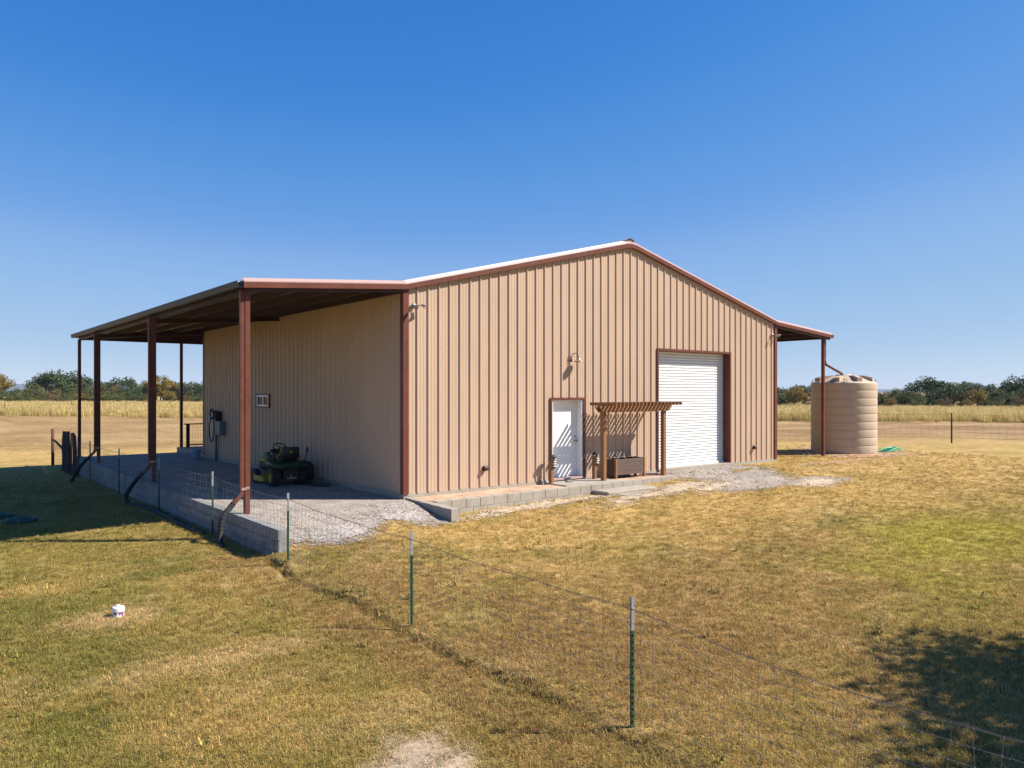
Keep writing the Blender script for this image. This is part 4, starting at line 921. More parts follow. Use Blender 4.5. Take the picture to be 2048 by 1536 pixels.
ysd = np.arange(ya, yb, .15); gzs = height(np.full(len(ysd), FX), ysd)
m = MB(); rw = .0017
fr = [0, .13, .26, .39, .52, .64, .76, .88, 1.0]
def fxz(i, f):
    y = ysd[i]; z1 = topz(y); z0 = gzs[i] + .03; z = z0 + (z1 - z0) * f
    return (FX - .022 + .012 * math.sin(y * 3.1 + f * 5) + .006 * math.sin(y * 17 + f * 9), y + .012 * math.sin(f * 7 + y * 2.3) * (1 if i % 2 else -1), z)
for f in fr: m.tube([fxz(i, f) for i in range(len(ysd))], rw * (1.25 if f in (0, 1.0) else 1), 4, False)
for i in range(len(ysd)):
    m.tube([fxz(i, f) for f in fr], rw * .9, 4, False)
    for f in fr[1:]:
        c = Vector(fxz(i, f)); r = .0075
        m.add([c + Vector((r, 0, 0)), c + Vector((0, r * 1.3, 0)), c + Vector((-r, 0, 0)), c + Vector((0, -r * 1.3, 0)), c + Vector((0, 0, r * 1.3)), c + Vector((0, 0, -r * 1.3))], [(0,1,4),(1,2,4),(2,3,4),(3,0,4),(1,0,5),(2,1,5),(3,2,5),(0,3,5)])
m.build('wire_mesh', M['wire'], FN, fix=False)
m = MB(); pts = []
for i in range(len(ysd)):
    c = fxz(i, 1.0); pts.append((c[0] - .004, c[1], c[2] + .012 + .004 * math.sin(i)))
m.tube(pts, .0024, 5, False)
m.build('top_wire', M['barb'], FN)

# cedar stay gate between the wire fence and the rusty pipe post
GT = thing('stay_gate', 'row of rough leaning cedar stays beyond the far lean-to posts', 'gate', (FX, 17.6, -.7))
for (y, r, zt, lx, ly) in ((19.0, .070, .82, .02, 0), (18.55, .05, .80, -.02, .03), (17.95, .075, .86, .0, 0.02), (17.35, .030, .82, .0, -.10), (17.0, .032, .84, .02, .12), (16.65, .036, .86, 0, .16), (16.35, .028, .80, 0, .05)):
    m = MB(); pts = [(FX + lx * t + .012 * math.sin(t * 7 + y), y + ly * (t - .5) + .014 * math.sin(t * 9 + y * 3), -.78 + (zt + .78) * t) for t in (0, .2, .4, .6, .8, 1)]
    m.tube(pts, [r * 1.05, r, r * .95, r, r * .92, r * .85], 7, True, False); m.build('stay', M['oldwood'], GT)
m = MB(); m.tube([(FX, 15.9, -.72), (FX, 15.9, .75)], .03, 8)
m.build('end_stay', M['oldwood'], GT)
m = MB(); m.tube([(FX, 16.2, .35), (FX, 19.2, .45)], .012, 5); m.tube([(FX, 16.2, -.35), (FX, 19.2, -.35)], .008, 5); m.build('tie_wire', M['rust'], GT)
PP = thing('pipe_post', 'rusty steel pipe post left of the cedar stays', 'post', (FX, 21.6, -.75))
m = MB(); m.tube([(FX, 21.6, -.95), (FX, 21.6, .82)], .06, 12); m.build('pipe', M['rust'], PP)
m = MB(); m.tube([(FX, 21.6, .38), (FX, 20.6, .30), (FX, 19.1, .12)], .045, 8); m.build('brace', M['rust'], PP)
m = MB()
for i in range(14): m.tube([(FX + .02, 21.5 - i * .16, -.7), (FX + .02, 21.5 - i * .16, .25)], .0022, 4, False)
for k in range(7): m.tube([(FX + .02, 21.5, -.65 + .14 * k), (FX + .02, 19.2, -.65 + .14 * k)], .0022, 4, False)
m.build('wire_panel', M['barb'], PP)

# far field fences
def far_fence(pts, zt, label):
    f = thing('field_fence', label, 'fence', (pts[0][0], pts[0][1], 0), 'thin wire fences across the mown field')
    tops_ = []
    for (x, y) in pts:
        zg = gz(x, y); m = MB(); m.box(x - .028, x + .028, y - .028, y + .028, zg - .2, zg + zt - .28); m.build('fence_post', M['brown_dk'], f)
        m = MB(); m.box(x - .025, x + .025, y - .025, y + .025, zg + zt - .2799, zg + zt); m.build('post_tip', M['greywood'], f); tops_.append(Vector((x, y, zg + zt)))
    m = MB()
    for dz in (-.08, -.35, -.62, -.9, -1.15):
        m.tube([t_ + Vector((0, 0, dz)) for t_ in tops_], .0045, 4, False)
    for a, b in zip(tops_, tops_[1:]):
        n = int((b - a).length / .3)
        for i in range(n): c = a.lerp(b, i / n); m.tube([c + Vector((0, 0, -.08)), c + Vector((0, 0, -1.15))], .0022, 3, False)
    m.build('wire', M['barb'], f, fix=False)
far_fence([(22.7, 14.2), (25.8, 6.9), (29.2, -.4), (32.6, -7.7), (36, -15)], 1.42, 'thin wire fence on dark posts crossing the field beyond the tank')
far_fence([(-6.0, 82.3), (-.1, 80.8), (5.9, 79.6), (13.2, 88.6), (20.6, 97.2), (28, 106)], 1.35, 'thin wire fence standing in the tall grass seen past the left lean-to')

# ------------------------------------------------------------------ small things on the left lawn
for (x, y, r, lb) in ((-6.85, 5.95, .36, 'round green septic lid in the shade, nearer of the pair'), (-7.25, 7.05, .38, 'round green septic lid in the shade, farther of the pair')):
    zg = gz(x, y); g = thing('septic_lid', lb, 'lid', (x, y, zg), 'green septic lids in the lawn')
    m = MB(); m.lathe([(r * .98, -.02), (r, .05), (r * .92, .075), (r * .6, .115), (r * .25, .13), (0, .132)], (x, y, zg), 28); m.build('dome', M['lid_green'], g)
    m = MB()
    for k in range(6):
        a = 2 * math.pi * k / 6 + .3; m.lathe([(0, .0), (.02, 0), (.02, .02), (0, .025)], (x + r * .88 * math.cos(a), y + r * .88 * math.sin(a), zg + .08), 8)
    m.build('screws', M['grey_metal'], g)
cx, cy = -6.80, -3.93; zg = gz(cx, cy)
g = thing('cleanout_cap', 'white pipe cap with purple primer marks standing in the left lawn', 'pipe cap', (cx, cy, zg))
m = MB(); m.lathe([(.07, -.1), (.07, .07), (.078, .07), (.078, .115), (.07, .128), (.03, .13), (0, .13)], (cx, cy, zg), 20, smooth=False); m.build('cap', M['pvc'], g)
m = MB(); m.box(cx - .022, cx + .022, cy - .022, cy + .022, zg + .1301, zg + .152); m.build('square_nub', M['pvc'], g)
for a0, a1, z0, z1 in ((3.6, 4.3, .035, .062), (4.6, 5.7, .03, .066), (5.0, 5.5, .012, .03)):
    m = MB(); n = 8; A = [a0 + (a1 - a0) * i / n for i in range(n + 1)]
    vs = [(cx + .0712 * math.cos(a), cy + .0712 * math.sin(a), zg + z0 + .006 * math.sin(9 * a)) for a in A] + [(cx + .0712 * math.cos(a), cy + .0712 * math.sin(a), zg + z1) for a in A]
    m.add(vs, [(i, i + 1, n + 2 + i, n + 1 + i) for i in range(n)]); m.build('primer_stain', M['purple'], g, fix=False)

# ------------------------------------------------------------------ grass blades on the near lawn (stuff)
def tuft(name, n, rad, h0, h1, w0, w1, lean, seg=2):
    V = []; F = []; C = []
    for i in range(n):
        a = random.uniform(0, 2 * math.pi); r = rad * math.sqrt(random.random()); x, y = r * math.cos(a), r * math.sin(a)
        h = random.uniform(h0, h1); wd = random.uniform(w0, w1) / 2; az = random.uniform(0, 2 * math.pi); ln = random.uniform(.2, 1.0) * lean
        dx, dy = math.cos(az), math.sin(az); sx, sy = -dy * wd, dx * wd; k = len(V); c = random.random()
        p1 = (x + dx * h * ln * .35, y + dy * h * ln * .35, h * (1 - .12 * ln) * .6); p2 = (x + dx * h * ln, y + dy * h * ln, h * max(.18, 1 - .55 * ln))
        V += [(x - sx, y - sy, -.01), (x + sx, y + sy, -.01), (p1[0] + sx * .8, p1[1] + sy * .8, p1[2]), (p1[0] - sx * .8, p1[1] - sy * .8, p1[2]), (p2[0] + sx*.25, p2[1] + sy*.25, p2[2]), (p2[0] - sx*.25, p2[1] - sy*.25, p2[2])]
        F += [(k, k + 1, k + 2, k + 3), (k + 3, k + 2, k + 4, k + 5)]; C += [c] * 6
    me = bpy.data.meshes.new(name); me.from_pydata(V, [], F); set_f(me, 'bc', C); return me
def blade_mat(name, attr='gcol', gain=1.0, vary=(.62, 1.5), warm=True):
    m = bpy.data.materials.new(name); m.use_nodes = True; t = m.node_tree; n = t.nodes
    p = n['Principled BSDF']; p.inputs['Roughness'].default_value = .6; p.inputs['Specular IOR Level'].default_value = .25
    at = n.new('ShaderNodeAttribute'); at.attribute_type = 'INSTANCER'; at.attribute_name = attr
    b = n.new('ShaderNodeAttribute'); b.attribute_name = 'bc'
    r = n.new('ShaderNodeMapRange'); r.inputs['To Min'].default_value = vary[0] * gain; r.inputs['To Max'].default_value = vary[1] * gain; lk(t, b.outputs['Fac'], r.inputs['Value'])
    s_ = n.new('ShaderNodeVectorMath'); s_.operation = 'SCALE'; lk(t, at.outputs['Color'], s_.inputs[0]); lk(t, r.outputs[0], s_.inputs['Scale'])
    # a share of the blades is bleached straw or still green
    cr = n.new('ShaderNodeValToRGB'); cr.color_ramp.interpolation = 'CONSTANT'; e = cr.color_ramp.elements
    e[0].position = 0; e[0].color = (1.0, 1.0, 1.0, 1); e[1].position = .37; e[1].color = (1.16, 1.0, .82, 1)
    x = e.new(.55); x.color = (.62, .90, .55, 1); x = e.new(.70); x.color = (1, 1, 1, 1); x = e.new(.9); x.color = (1.2, 1.15, 1.25, 1)
    lk(t, b.outputs['Fac'], cr.inputs[0])
    mu = n.new('ShaderNodeVectorMath'); mu.operation = 'MULTIPLY'; lk(t, s_.outputs[0], mu.inputs[0]); lk(t, cr.outputs[0], mu.inputs[1])
    lk(t, mu.outputs[0], p.inputs['Base Color'])
    tr = n.new('ShaderNodeBsdfTranslucent'); lk(t, mu.outputs[0], tr.inputs['Color']); mx_ = n.new('ShaderNodeMixShader'); mx_.inputs[0].default_value = .3
    lk(t, p.outputs[0], mx_.inputs[1]); lk(t, tr.outputs[0], mx_.inputs[2]); lk(t, mx_.outputs[0], n['Material Output'].inputs[0])
    return m
BM = blade_mat('grass_blades', gain=1.35, vary=(.5, 1.6))
def scatter(name, host_V, host_F, attrs, cols, tufts, dens, seed, label, cat='grass', smin=.7, smax=1.3, mat_=None, tilt=.15):
    """one object: host mesh whose geometry nodes put a blade clump on each scattered point."""
    o = np_obj(name, host_V, host_F, None, kind='stuff'); o['label'] = label; o['category'] = cat
    set_f(o.data, 'gden', attrs); set_col(o.data, 'gcol', cols)
    srcs = []
    for i, me in enumerate(tufts):
        me.materials.append(mat_); s = bpy.data.objects.new(me.name, me); srcs.append(s)
    ng = bpy.data.node_groups.new(name + '_nodes', 'GeometryNodeTree'); ng.interface.new_socket('Geometry', in_out='INPUT', socket_type='NodeSocketGeometry'); ng.interface.new_socket('Geometry', in_out='OUTPUT', socket_type='NodeSocketGeometry')
    N = ng.nodes; gi = N.new('NodeGroupInput'); go = N.new('NodeGroupOutput'); Lk = ng.links.new
    j = N.new('GeometryNodeJoinGeometry')
    for i, s in enumerate(srcs):
        d = N.new('GeometryNodeDistributePointsOnFaces'); d.inputs['Seed'].default_value = seed + i * 17
        at = N.new('GeometryNodeInputNamedAttribute'); at.data_type = 'FLOAT'; at.inputs['Name'].default_value = 'gden'
        mu = N.new('ShaderNodeMath'); mu.operation = 'MULTIPLY'; mu.inputs[1].default_value = dens / len(srcs); Lk(at.outputs[0], mu.inputs[0]); Lk(mu.outputs[0], d.inputs['Density'])
        Lk(gi.outputs[0], d.inputs['Mesh'])
        oi = N.new('GeometryNodeObjectInfo'); oi.inputs['Object'].default_value = s; oi.inputs['As Instance'].default_value = True
        ip = N.new('GeometryNodeInstanceOnPoints'); Lk(d.outputs['Points'], ip.inputs['Points']); Lk(oi.outputs['Geometry'], ip.inputs['Instance'])
        rv = N.new('FunctionNodeRandomValue'); rv.data_type = 'FLOAT_VECTOR'; rv.inputs[0].default_value = (-tilt, -tilt, 0); rv.inputs[1].default_value = (tilt, tilt, 6.283); rv.inputs['Seed'].default_value = 3 + i; Lk(rv.outputs[0], ip.inputs['Rotation'])
        rs = N.new('FunctionNodeRandomValue'); rs.data_type = 'FLOAT'; rs.inputs[2].default_value = smin; rs.inputs[3].default_value = smax; rs.inputs['Seed'].default_value = 9 + i; Lk(rs.outputs[1], ip.inputs['Scale'])
        Lk(ip.outputs[0], j.inputs[0])
    Lk(j.outputs[0], go.inputs[0])
    md = o.modifiers.new('scatter', 'NODES'); md.node_group = ng
    return o
# host: fine lawn patch following the ground, limited to what can be seen nearby
hx = np.arange(-12, 24.01, .2); hy = np.arange(-14.6, 20.01, .2); HX, HY = np.meshgrid(hx, hy, indexing='ij'); HZ = height(HX, HY)
hn = len(hy); Ii, Jj = np.meshgrid(np.arange(len(hx) - 1), np.arange(hn - 1), indexing='ij'); kk = (Ii * hn + Jj).ravel(); HF = np.stack([kk, kk + hn, kk + hn + 1, kk + 1], 1)
hv = np.stack([HX.ravel(), HY.ravel(), HZ.ravel()], 1)
hc, hb_ = gcolor(hv[:, 0], hv[:, 1])
x, y = hv[:, 0], hv[:, 1]
Zc = (x + 9.156) * CS + (y + 15.317) * SN; Xc = (x + 9.156) * SN - (y + 15.317) * CS
vis = (Zc > 4.5) & (np.abs(Xc) < Zc * .95 + 3)
dn = np.where(vis, np.clip(9.0 / np.maximum(Zc, 1), .12, 1.6) ** 1.5, 0) * (1 - sst(30, 36, Zc))
blocked = ((x > -3.72) & (x < .02) & (y > -.9)) | ((x > -3.95) & (x < -3.6) & (y > -2.3)) | ((x > -.05) & (y > -1.25) & (x < 8.7)) | ((x > -.08) & (x < .28) & (y > -2.0)) | ((x>8.4)&(x<15.3)&(y>-.25)&(y<19)) | ((x>-3.7)&(x<15.3)&(y>0)&(y<18.3)) | ((x > 4.9) & (x < 7.1) & (y > -1.8))
dn = np.where(blocked, 0, dn)
dn *= 1 - .93 * np.clip(sst(.1, .6, hb_), 0, 1)
dn *= 1 - .85 * padmask(x, y) ; dn *= 1 - .85 * stonemask2(x, y) * (x > -.3); dn *= 1 - .9 * (drivemask(x, y) & (x > 7.5))
dn *= 1 - .9 * (np.exp(-((x + 4.14) / .07) ** 2) * (y < -2.2))
dn *= .80 + .35 * fbm(x, y, .7, 3, 14.0)
t_set = [tuft('tuft_a', 46, .085, .018, .048, .0028, .0055, 1.3), tuft('tuft_b', 40, .09, .015, .042, .003, .0055, 1.5), tuft('tuft_c', 30, .07, .025, .062, .0028, .005, 1.2), tuft('tuft_d', 34, .10, .012, .03, .0035, .006, 1.8)]
grass = scatter('grass', hv, HF, dn, hc, t_set + [tuft('tuft_e', 26, .06, .035, .085, .003, .0055, 1.0)], 225, 11, 'short dry mown grass covering the lawn', mat_=BM)

def rock(name, seed, sx, sy, sz):
    rg = random.Random(seed); ph = [(0, 0, 1)] + [(math.cos(a) * .9, math.sin(a) * .9, .35) for a in (0, 1.25, 2.5, 3.75, 5.0)] + [(math.cos(a) * .9, math.sin(a) * .9, -.35) for a in (.6, 1.85, 3.1, 4.4, 5.6)] + [(0, 0, -1)]
    V = [(p[0] * sx * rg.uniform(.7, 1.2), p[1] * sy * rg.uniform(.7, 1.2), p[2] * sz * rg.uniform(.7, 1.2)) for p in ph]
    F = [(0, 1 + i, 1 + (i + 1) % 5) for i in range(5)] + [(1 + i, 6 + i, 1 + (i + 1) % 5) for i in range(5)] + [(6 + i, 6 + (i + 1) % 5, 1 + (i + 1) % 5) for i in range(5)] + [(11, 6 + (i + 1) % 5, 6 + i) for i in range(5)]
    me = bpy.data.meshes.new(name); me.from_pydata(V, [], F); set_f(me, 'bc', [rg.random()] * 12); return me
RM = blade_mat('loose_stone', gain=1.0, vary=(.8, 1.25))
gxs = np.arange(-4, 16.01, .1); gys = np.arange(-6, 0.01, .1); QX, QY = np.meshgrid(gxs, gys, indexing='ij'); QZ = height(QX, QY) + .012
qn = len(gys); Ii, Jj = np.meshgrid(np.arange(len(gxs) - 1), np.arange(qn - 1), indexing='ij'); kk = (Ii * qn + Jj).ravel(); QF = np.stack([kk, kk + qn, kk + qn + 1, kk + 1], 1)
qv = np.stack([QX.ravel(), QY.ravel(), QZ.ravel()], 1); qx, qy = qv[:, 0], qv[:, 1]
acc = np.zeros(len(qx))
for ddx in (-.35, 0, .35):
    for ddy in (-.35, 0, .35):
        acc += padmask(qx + ddx, qy + ddy) * 1.0 + stonemask2(qx + ddx, qy + ddy) * (qx > -.2) + drivemask(qx + ddx, qy + ddy) * (qx > 7.6)
qd = np.clip(acc / 9, 0, 1); qd = np.where((qx < -3.62) | ((qx > -.03) & (qy > -1.1) & (qx < 8.6)) | ((qx > -.03) & (qx < .23) & (qy > -1.95)) | ((qx > 4.95) & (qx < 7) & (qy > -1.7)), 0, qd)
qc = np.where((qx < 0)[:, None], np.array((.40, .355, .32))[None], np.array((.50, .41, .30))[None]); qc = np.where(((qx > 8.6) & (qy > -2.4))[:, None], np.array((.33, .30, .27))[None], qc)
scatter('loose_stones', qv, QF, qd, qc, [rock('stone_a', 1, .016, .012, .009), rock('stone_b', 2, .011, .014, .008), rock('stone_c', 3, .022, .017, .012)], 130, 71, 'loose crushed stones thinning out into the grass edge', cat='stones', smin=.5, smax=1.3, mat_=RM, tilt=1.2)
def leafm(name, seed):
    rg = random.Random(seed); a = .018; V = [(-a, 0, .0), (0, -a * .5, .006), (a, 0, .012), (0, a * .5, .004)]; me = bpy.data.meshes.new(name); me.from_pydata(V, [], [(0, 1, 2), (0, 2, 3)]); set_f(me, 'bc', [.2] * 4); return me
lf = scatter('fallen_leaves', hv + np.array((0, 0, .022)), HF, np.where(dn > 0, np.clip(9 / np.maximum(Zc, 3), .3, 1), 0), np.repeat(np.array([(.58, .44, .28)]), len(hv), 0), [leafm('leaf_a', 1), leafm('leaf_b', 2)], 1.6, 91, 'small dry fallen leaves lying on the lawn', cat='leaves', smin=.5, smax=1.4, mat_=RM, tilt=.5)
def weed(name, seed):
    rg = random.Random(seed); V = []; F = []; C = []
    for i in range(22):
        a = rg.uniform(0, 6.28); L_ = rg.uniform(.05, .13); wd = rg.uniform(.004, .008); k = len(V); d = Vector((math.cos(a), math.sin(a), 0)); s_ = Vector((-d.y, d.x, 0)) * wd; up = rg.uniform(.3, 1.0)
        p0 = d * .01; p1 = d * L_ * .5 + Vector((0, 0, L_ * up * .8)); p2 = d * L_ + Vector((0, 0, L_ * up * .55))
        V += [p0 - s_, p0 + s_, p1 + s_, p1 - s_, p2]; F += [(k, k + 1, k + 2), (k, k + 2, k + 3), (k + 3, k + 2, k + 4)]; C += [rg.random()] * 5
    me = bpy.data.meshes.new(name); me.from_pydata([tuple(v) for v in V], [], F); set_f(me, 'bc', C); return me
wn = sst(.55, .75, fbm(x, y, 1.4, 3, 44.0)); wn = wn + .8 * np.exp(-((x + 4.02) / .12) ** 2) * (y < -2) + .8 * np.exp(-((x + 3.95) / .1) ** 2) * (y > -2)
scatter('weeds', hv, HF, np.where(dn > 0, wn, 0) * np.clip(12 / np.maximum(Zc, 1), .2, 1.2), np.clip(hc * np.array((.85, 1.0, .9)), 0, 1), [weed('weed_a', 5), weed('weed_b', 6), weed('weed_c', 8)], 9, 55, 'longer weedy tufts standing in the mown lawn', cat='weeds', smin=.4, smax=1.1, mat_=BM)

# ------------------------------------------------------------------ tall field grass
fx_ = []; 
def field_z(x, y): return height(x, y)
polar_Z = np.concatenate([np.arange(57, 110, 1.5), np.arange(110, 250, 5.0)]); polar_t = np.linspace(-.78, .80, 150)
PZ, PT = np.meshgrid(polar_Z, polar_t, indexing='ij'); PXc = PZ * PT
fx2 = -9.156 + PXc * SN + PZ * CS; fy2 = -15.317 - PXc * CS + PZ * SN
edgeZ = np.where(PT < 0, 75.0, 61.0) + 5.0 * (fbm(fx2, fy2, 12.0, 3, 5.5) - .5) + 2.5 * (vnoise(fx2, fy2, 2.5) - .5)
endZ = np.where(PT < 0, 170.0, 118.0)
fz2 = height(fx2, fy2); n2 = len(polar_t); Ii, Jj = np.meshgrid(np.arange(len(polar_Z) - 1), np.arange(n2 - 1), indexing='ij'); kk = (Ii * n2 + Jj).ravel(); FF = np.stack([kk, kk + 1, kk + n2 + 1, kk + n2], 1)
fv = np.stack([fx2.ravel(), fy2.ravel(), fz2.ravel()], 1)
den = (sst(-1.0, 3.0, (PZ - edgeZ)) * (1 - sst(0, 10, PZ - endZ)) * np.clip(85 / PZ, .3, 1.3)).ravel()
den = np.where(((np.abs(PT) < .22)).ravel() & False, 0, den)
n1 = fbm(fv[:, 0], fv[:, 1], 9, 3, 2.0)[:, None]; n3 = fbm(fv[:, 0], fv[:, 1], 3, 3, 7.0)[:, None]
fc = np.array((.50, .372, .180))[None] * (1 - n1) + np.array((.36, .28, .085))[None] * n1; fc = fc * (.75 + .5 * n3)
tall = [tuft('field_a', 60, .34, .45, .95, .012, .03, .55), tuft('field_b', 60, .38, .40, .85, .012, .03, .8)]
TM = blade_mat('tall_grass_blades', gain=1.25, vary=(.7, 1.4))
scatter('tall_grass', fv, FF, den, fc, tall, 3.0, 41, 'tall golden field grass in front of the tree line', smin=.5, smax=1.3, mat_=TM)

# ------------------------------------------------------------------ trees
def crown_mesh(name, n_clump, leaves, rx, rz, leaf, seed, zc, flat=.6, gap=.0):
    rg = np.random.default_rng(seed); V = []; F = []; C = []
    cl = []
    for i in range(n_clump):
        while True:
            p = rg.uniform(-1, 1, 3)
            d = np.linalg.norm(p)
            if d < 1 and d > .35: break
        p = p / d * (d ** .5); cl.append((p * np.array((rx, rx, rz)) * .82, rg.uniform(.22, .42) * rx, rg.random()))
    verts = []; cols = []
    for (c, r, t) in cl:
        m_ = int(leaves / n_clump); q = rg.normal(size=(m_, 3)); q /= np.linalg.norm(q, axis=1)[:, None]; q *= (rg.random(m_) ** .4)[:, None] * r; q[:, 2] *= .72
        ctr = c + q + np.array((0, 0, zc)); u = rg.normal(size=(m_, 3)); u /= np.linalg.norm(u, axis=1)[:, None]; v = np.cross(u, rg.normal(size=(m_, 3))); v /= np.linalg.norm(v, axis=1)[:, None]
        s = leaf * rg.uniform(.6, 1.4, m_)[:, None]
        quad = np.stack([ctr - u * s, ctr + v * s * .6, ctr + u * s, ctr - v * s * .6], 1); verts.append(quad.reshape(-1, 3))
        cols.append(np.repeat(np.clip(t * .55 + rg.random(m_) * .45, 0, 1), 4))
    V = np.concatenate(verts); C = np.concatenate(cols); V[:, 2] = np.maximum(V[:, 2], .15); nf = len(V) // 4; F = np.arange(nf * 4).reshape(nf, 4)
    return V, F, C
def make_tree(name, crown_name, leafkey, H, seed, label, bushy=False, n=2600, bare=False, leaf=.16, group=None, clumps=26, cat='tree', width=.5):
    g = thing(name, label, cat, (0, 0, 0), group)
    rx = H * width; rz = H * (.46 if bushy else .36); zc = H * (.50 if bushy else .62)
    V, F, C = crown_mesh(name, clumps, n, rx, rz, leaf * H / 5, seed, zc)
    o = np_obj('crown', V, F, M[leafkey], parent=g); set_f(o.data, 'lc', C)
    rg = random.Random(seed); m = MB(); r0 = H * .028
    nt_ = 3 if bushy else 2
    for k in range(nt_):
        a = rg.uniform(0, 6.28); bx, by = .06 * H * math.cos(a), .06 * H * math.sin(a)
        mid = (bx * 1.5, by * 1.5, H * .28); top = (bx * 3.0, by * 3.0, H * .62)
        m.tube([(bx * .6, by * .6, -.3), mid, top], [r0, r0 * .75, r0 * .4], 6)
        for q in range(4):
            b = rg.uniform(0, 6.28); L_ = rg.uniform(.22, .36) * H; s = Vector(mid).lerp(Vector(top), rg.uniform(.2, .9))
            e_ = s + Vector((math.cos(b) * L_, math.sin(b) * L_, rg.uniform(.05, .25) * H)); m.tube([s, s.lerp(e_, .5) + Vector((0, 0, .04 * H)), e_], [r0 * .4, r0 * .28, r0 * .12], 5)
    m.build('trunk', M['trunk'], g)
    return g
SPECS = [('live_oak', 'leaf_dark', 5.4, 'dark evergreen', False, .62), ('scrub_oak', 'leaf_mid', 4.4, 'olive green', True, .60), ('elm_tree', 'leaf_gold', 5.2, 'golden autumn', False, .50),
         ('mesquite_tree', 'leaf_rust', 4.2, 'rusty brown', True, .62), ('juniper_tree', 'leaf_dark', 3.6, 'low dark', True, .58), ('hackberry_tree', 'leaf_grey', 5.6, 'grey green', False, .52)]
protos = []
for i, (nm, lf, H, desc, bushy, wdt) in enumerate(SPECS):
    g = make_tree(nm, 'crown', lf, H, 100 + i, '', bushy, n=2600, width=wdt, leaf=.15 if nm != 'elm_tree' else .13); protos.append(g)
used = [False] * len(protos)
def world_at(px, Z):
    X = (px - 1024) / F_PX * Z; return (-9.156 + X * SN + Z * CS, -15.317 - X * CS + Z * SN)
# (pixel column, distance, proto, scale): laid out left then right; used only to choose real ground positions
row = [(8,147,1,.55),(52,148,1,.6),(88,146,1,.5),(105,147,3,.5),(132,146,1,.55),(165,147,2,.45),(178,148,4,.7),(197,147,1,.6),(222,147,1,.6),(240,148,1,.55),(268,147,4,.7),(290,147,1,.5),(340,147,2,.55),(372,147,3,.5),(400,147,1,.6),(1780,109,2,.42),(1835,110,1,.6),(1890,109,3,.55),(1935,110,2,.4),(1990,109,1,.6),(2040,110,3,.6),(-30,165,0,1.05),(-5,158,2,1.25),(18,150,4,.9),(40,160,1,.8),(62,170,4,1.0),(78,155,1,1.0),(98,168,0,1.25),(112,150,3,.75),(125,166,0,1.35),(140,152,1,.8),(155,170,0,1.15),(172,158,4,1.1),(186,168,5,.85),(203,155,1,.95),(215,172,5,.95),(230,158,3,.95),(246,170,0,1.1),(258,154,4,1.1),(272,170,5,.65),(285,158,4,1.15),(300,168,0,.85),(316,160,2,1.20),(331,158,2,1.02),(347,168,1,.95),(363,160,5,.9),(378,168,0,.9),(392,158,4,1.15),(408,168,1,.95),(425,160,0,.9),
       (1535,118,0,.8),(1556,112,4,.85),(1572,120,1,.92),(1590,113,2,.80),(1604,121,5,.85),(1622,114,3,.85),(1640,120,4,.9),(1700,118,1,.8),(1725,112,4,.9),(1742,120,1,.78),(1757,113,4,.95),(1770,120,3,.80),(1785,114,1,.9),(1800,122,3,.88),(1814,113,4,1.05),(1828,120,2,.68),(1842,116,4,.95),(1857,124,0,1.18),(1870,114,4,1.0),(1883,121,3,.95),(1898,115,0,.88),(1912,124,5,1.05),(1925,114,3,.95),(1938,121,5,1.02),(1953,114,2,.76),(1966,122,5,.95),(1980,115,4,1.1),(1994,122,1,.95),(2008,114,4,1.1),(2022,123,5,.98),(2036,115,1,.95),(2050,122,0,1.22),(2068,116,4,1.1),(1650,126,5,.9),(1880,127,5,1.0)]
side_words = {0: 'seen past the left lean-to', 1: 'right of the water tank', 2: 'between the workshop and the tank'}
import collections
cnt = collections.Counter(); lab = {}
ordw = ['first', 'second', 'third', 'fourth', 'fifth', 'sixth', 'seventh', 'eighth', 'ninth', 'tenth', 'eleventh', 'twelfth', 'thirteenth', 'fourteenth', 'fifteenth', 'sixteenth', 'seventeenth', 'eighteenth', 'nineteenth', 'twentieth']
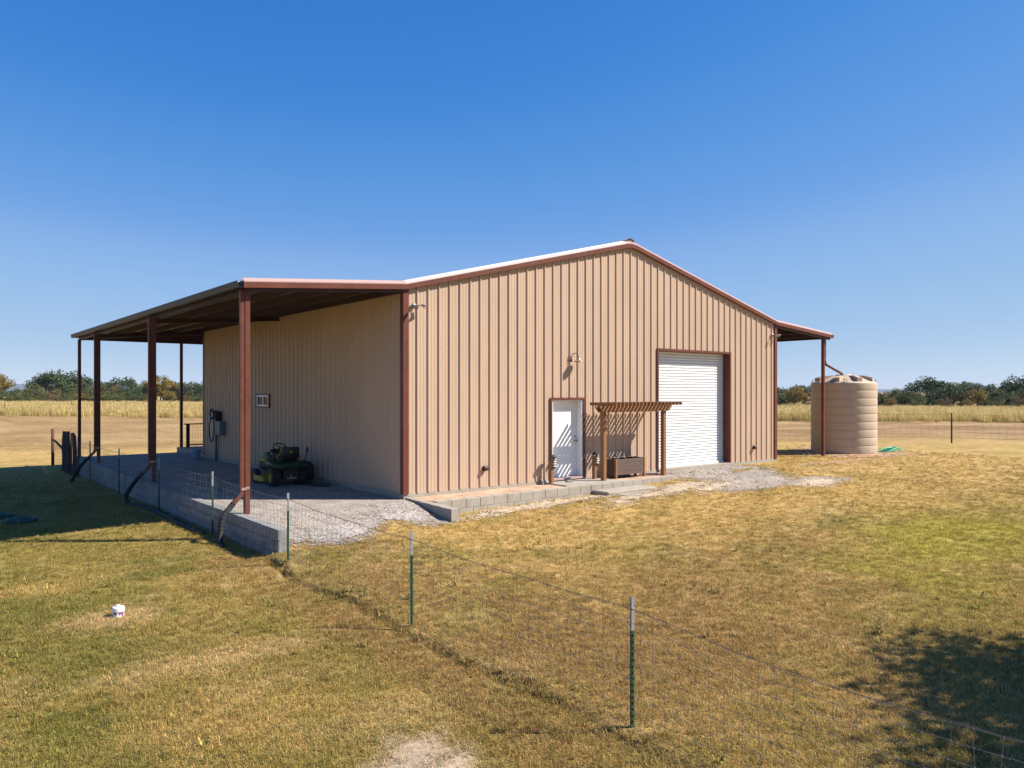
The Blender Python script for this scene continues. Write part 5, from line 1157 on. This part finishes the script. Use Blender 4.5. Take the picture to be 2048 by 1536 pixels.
for (px, Z, k, sc) in sorted(row):
    if px > 1000: sc *= .84
    x, y = world_at(px, Z); side = 0 if px < 1000 else (2 if px < 1645 else 1)
    o = protos[k] if not used[k] else copy_tree(protos[k]); used[k] = True
    o.location = (x, y, gz(x, y) - .05); o.rotation_euler = (0, 0, random.uniform(0, 6.28)); o.scale = (sc * random.uniform(.95, 1.15), sc * random.uniform(.95, 1.15), sc)
    i = cnt[(side, k)]; cnt[(side, k)] += 1
    o['label'] = '%s tree %s, %s of its kind from the left' % (SPECS[k][3], side_words[side], ordw[i])
    o['category'] = 'tree'; o['group'] = 'trees of the far tree line'
# tree standing outside the frame on the right whose shade falls on the corner of the lawn
SH = make_tree('shade_tree', 'crown', 'leaf_dark', 7.0, 555, 'oak just beyond the right edge of the picture shading the lawn corner', False, n=30000, leaf=.05, clumps=95, width=.50)
SH.location = (4.5, -17.65, -.7)

# a far low wooded ridge
m = MB(); vs = []; N_ = 90
for i in range(N_):
    t = -.9 + 1.8 * i / (N_ - 1); Z = 4200; X = Z * t; h = 26 + 22 * vnoise(np.array([i * 1.0]), np.array([3.0]), 6.0)[0] + (14 if t < -.2 else -18)
    bx, by = -9.156 + X * SN + Z * CS, -15.317 - X * CS + Z * SN; fx_, fy_ = -9.156 + X * .9 * SN + Z * .9 * CS, -15.317 - X * .9 * CS + Z * .9 * SN
    bx2, by2 = -9.156 + X * 1.12 * SN + Z * 1.12 * CS, -15.317 - X * 1.12 * CS + Z * 1.12 * SN
    vs += [(fx_, fy_, -2), (bx, by, h), (bx2, by2, -2)]
m.add(vs, [f for i in range(N_ - 1) for f in ((3*i, 3*i+3, 3*i+4, 3*i+1), (3*i+1, 3*i+4, 3*i+5, 3*i+2))], True)
M['hill'] = mat('distant_woodland', (.05, .06, .03), .9, var=.3, scale=.02)
o = m.build('hills', M['hill'], kind='structure'); o['label'] = 'low blue wooded ridge on the horizon'

# thin blue air round the whole place
hz = MB(); hz.box(-4900, 4900, -1500, 5200, -40, 95)
hm = bpy.data.materials.new('thin_air'); hm.use_nodes = True; t_ = hm.node_tree; t_.nodes.clear()
ou = t_.nodes.new('ShaderNodeOutputMaterial'); pv = t_.nodes.new('ShaderNodeVolumePrincipled')
pv.inputs['Color'].default_value = (.62, .78, 1.0, 1); pv.inputs['Density'].default_value = 0.00011; pv.inputs['Anisotropy'].default_value = 0.0
t_.links.new(pv.outputs[0], ou.inputs['Volume'])
ho = hz.build('haze', hm, kind='stuff'); ho['label'] = 'thin blue haze in the air over the fields'
S.cycles.volume_bounces = 0; S.cycles.volume_max_steps = 64
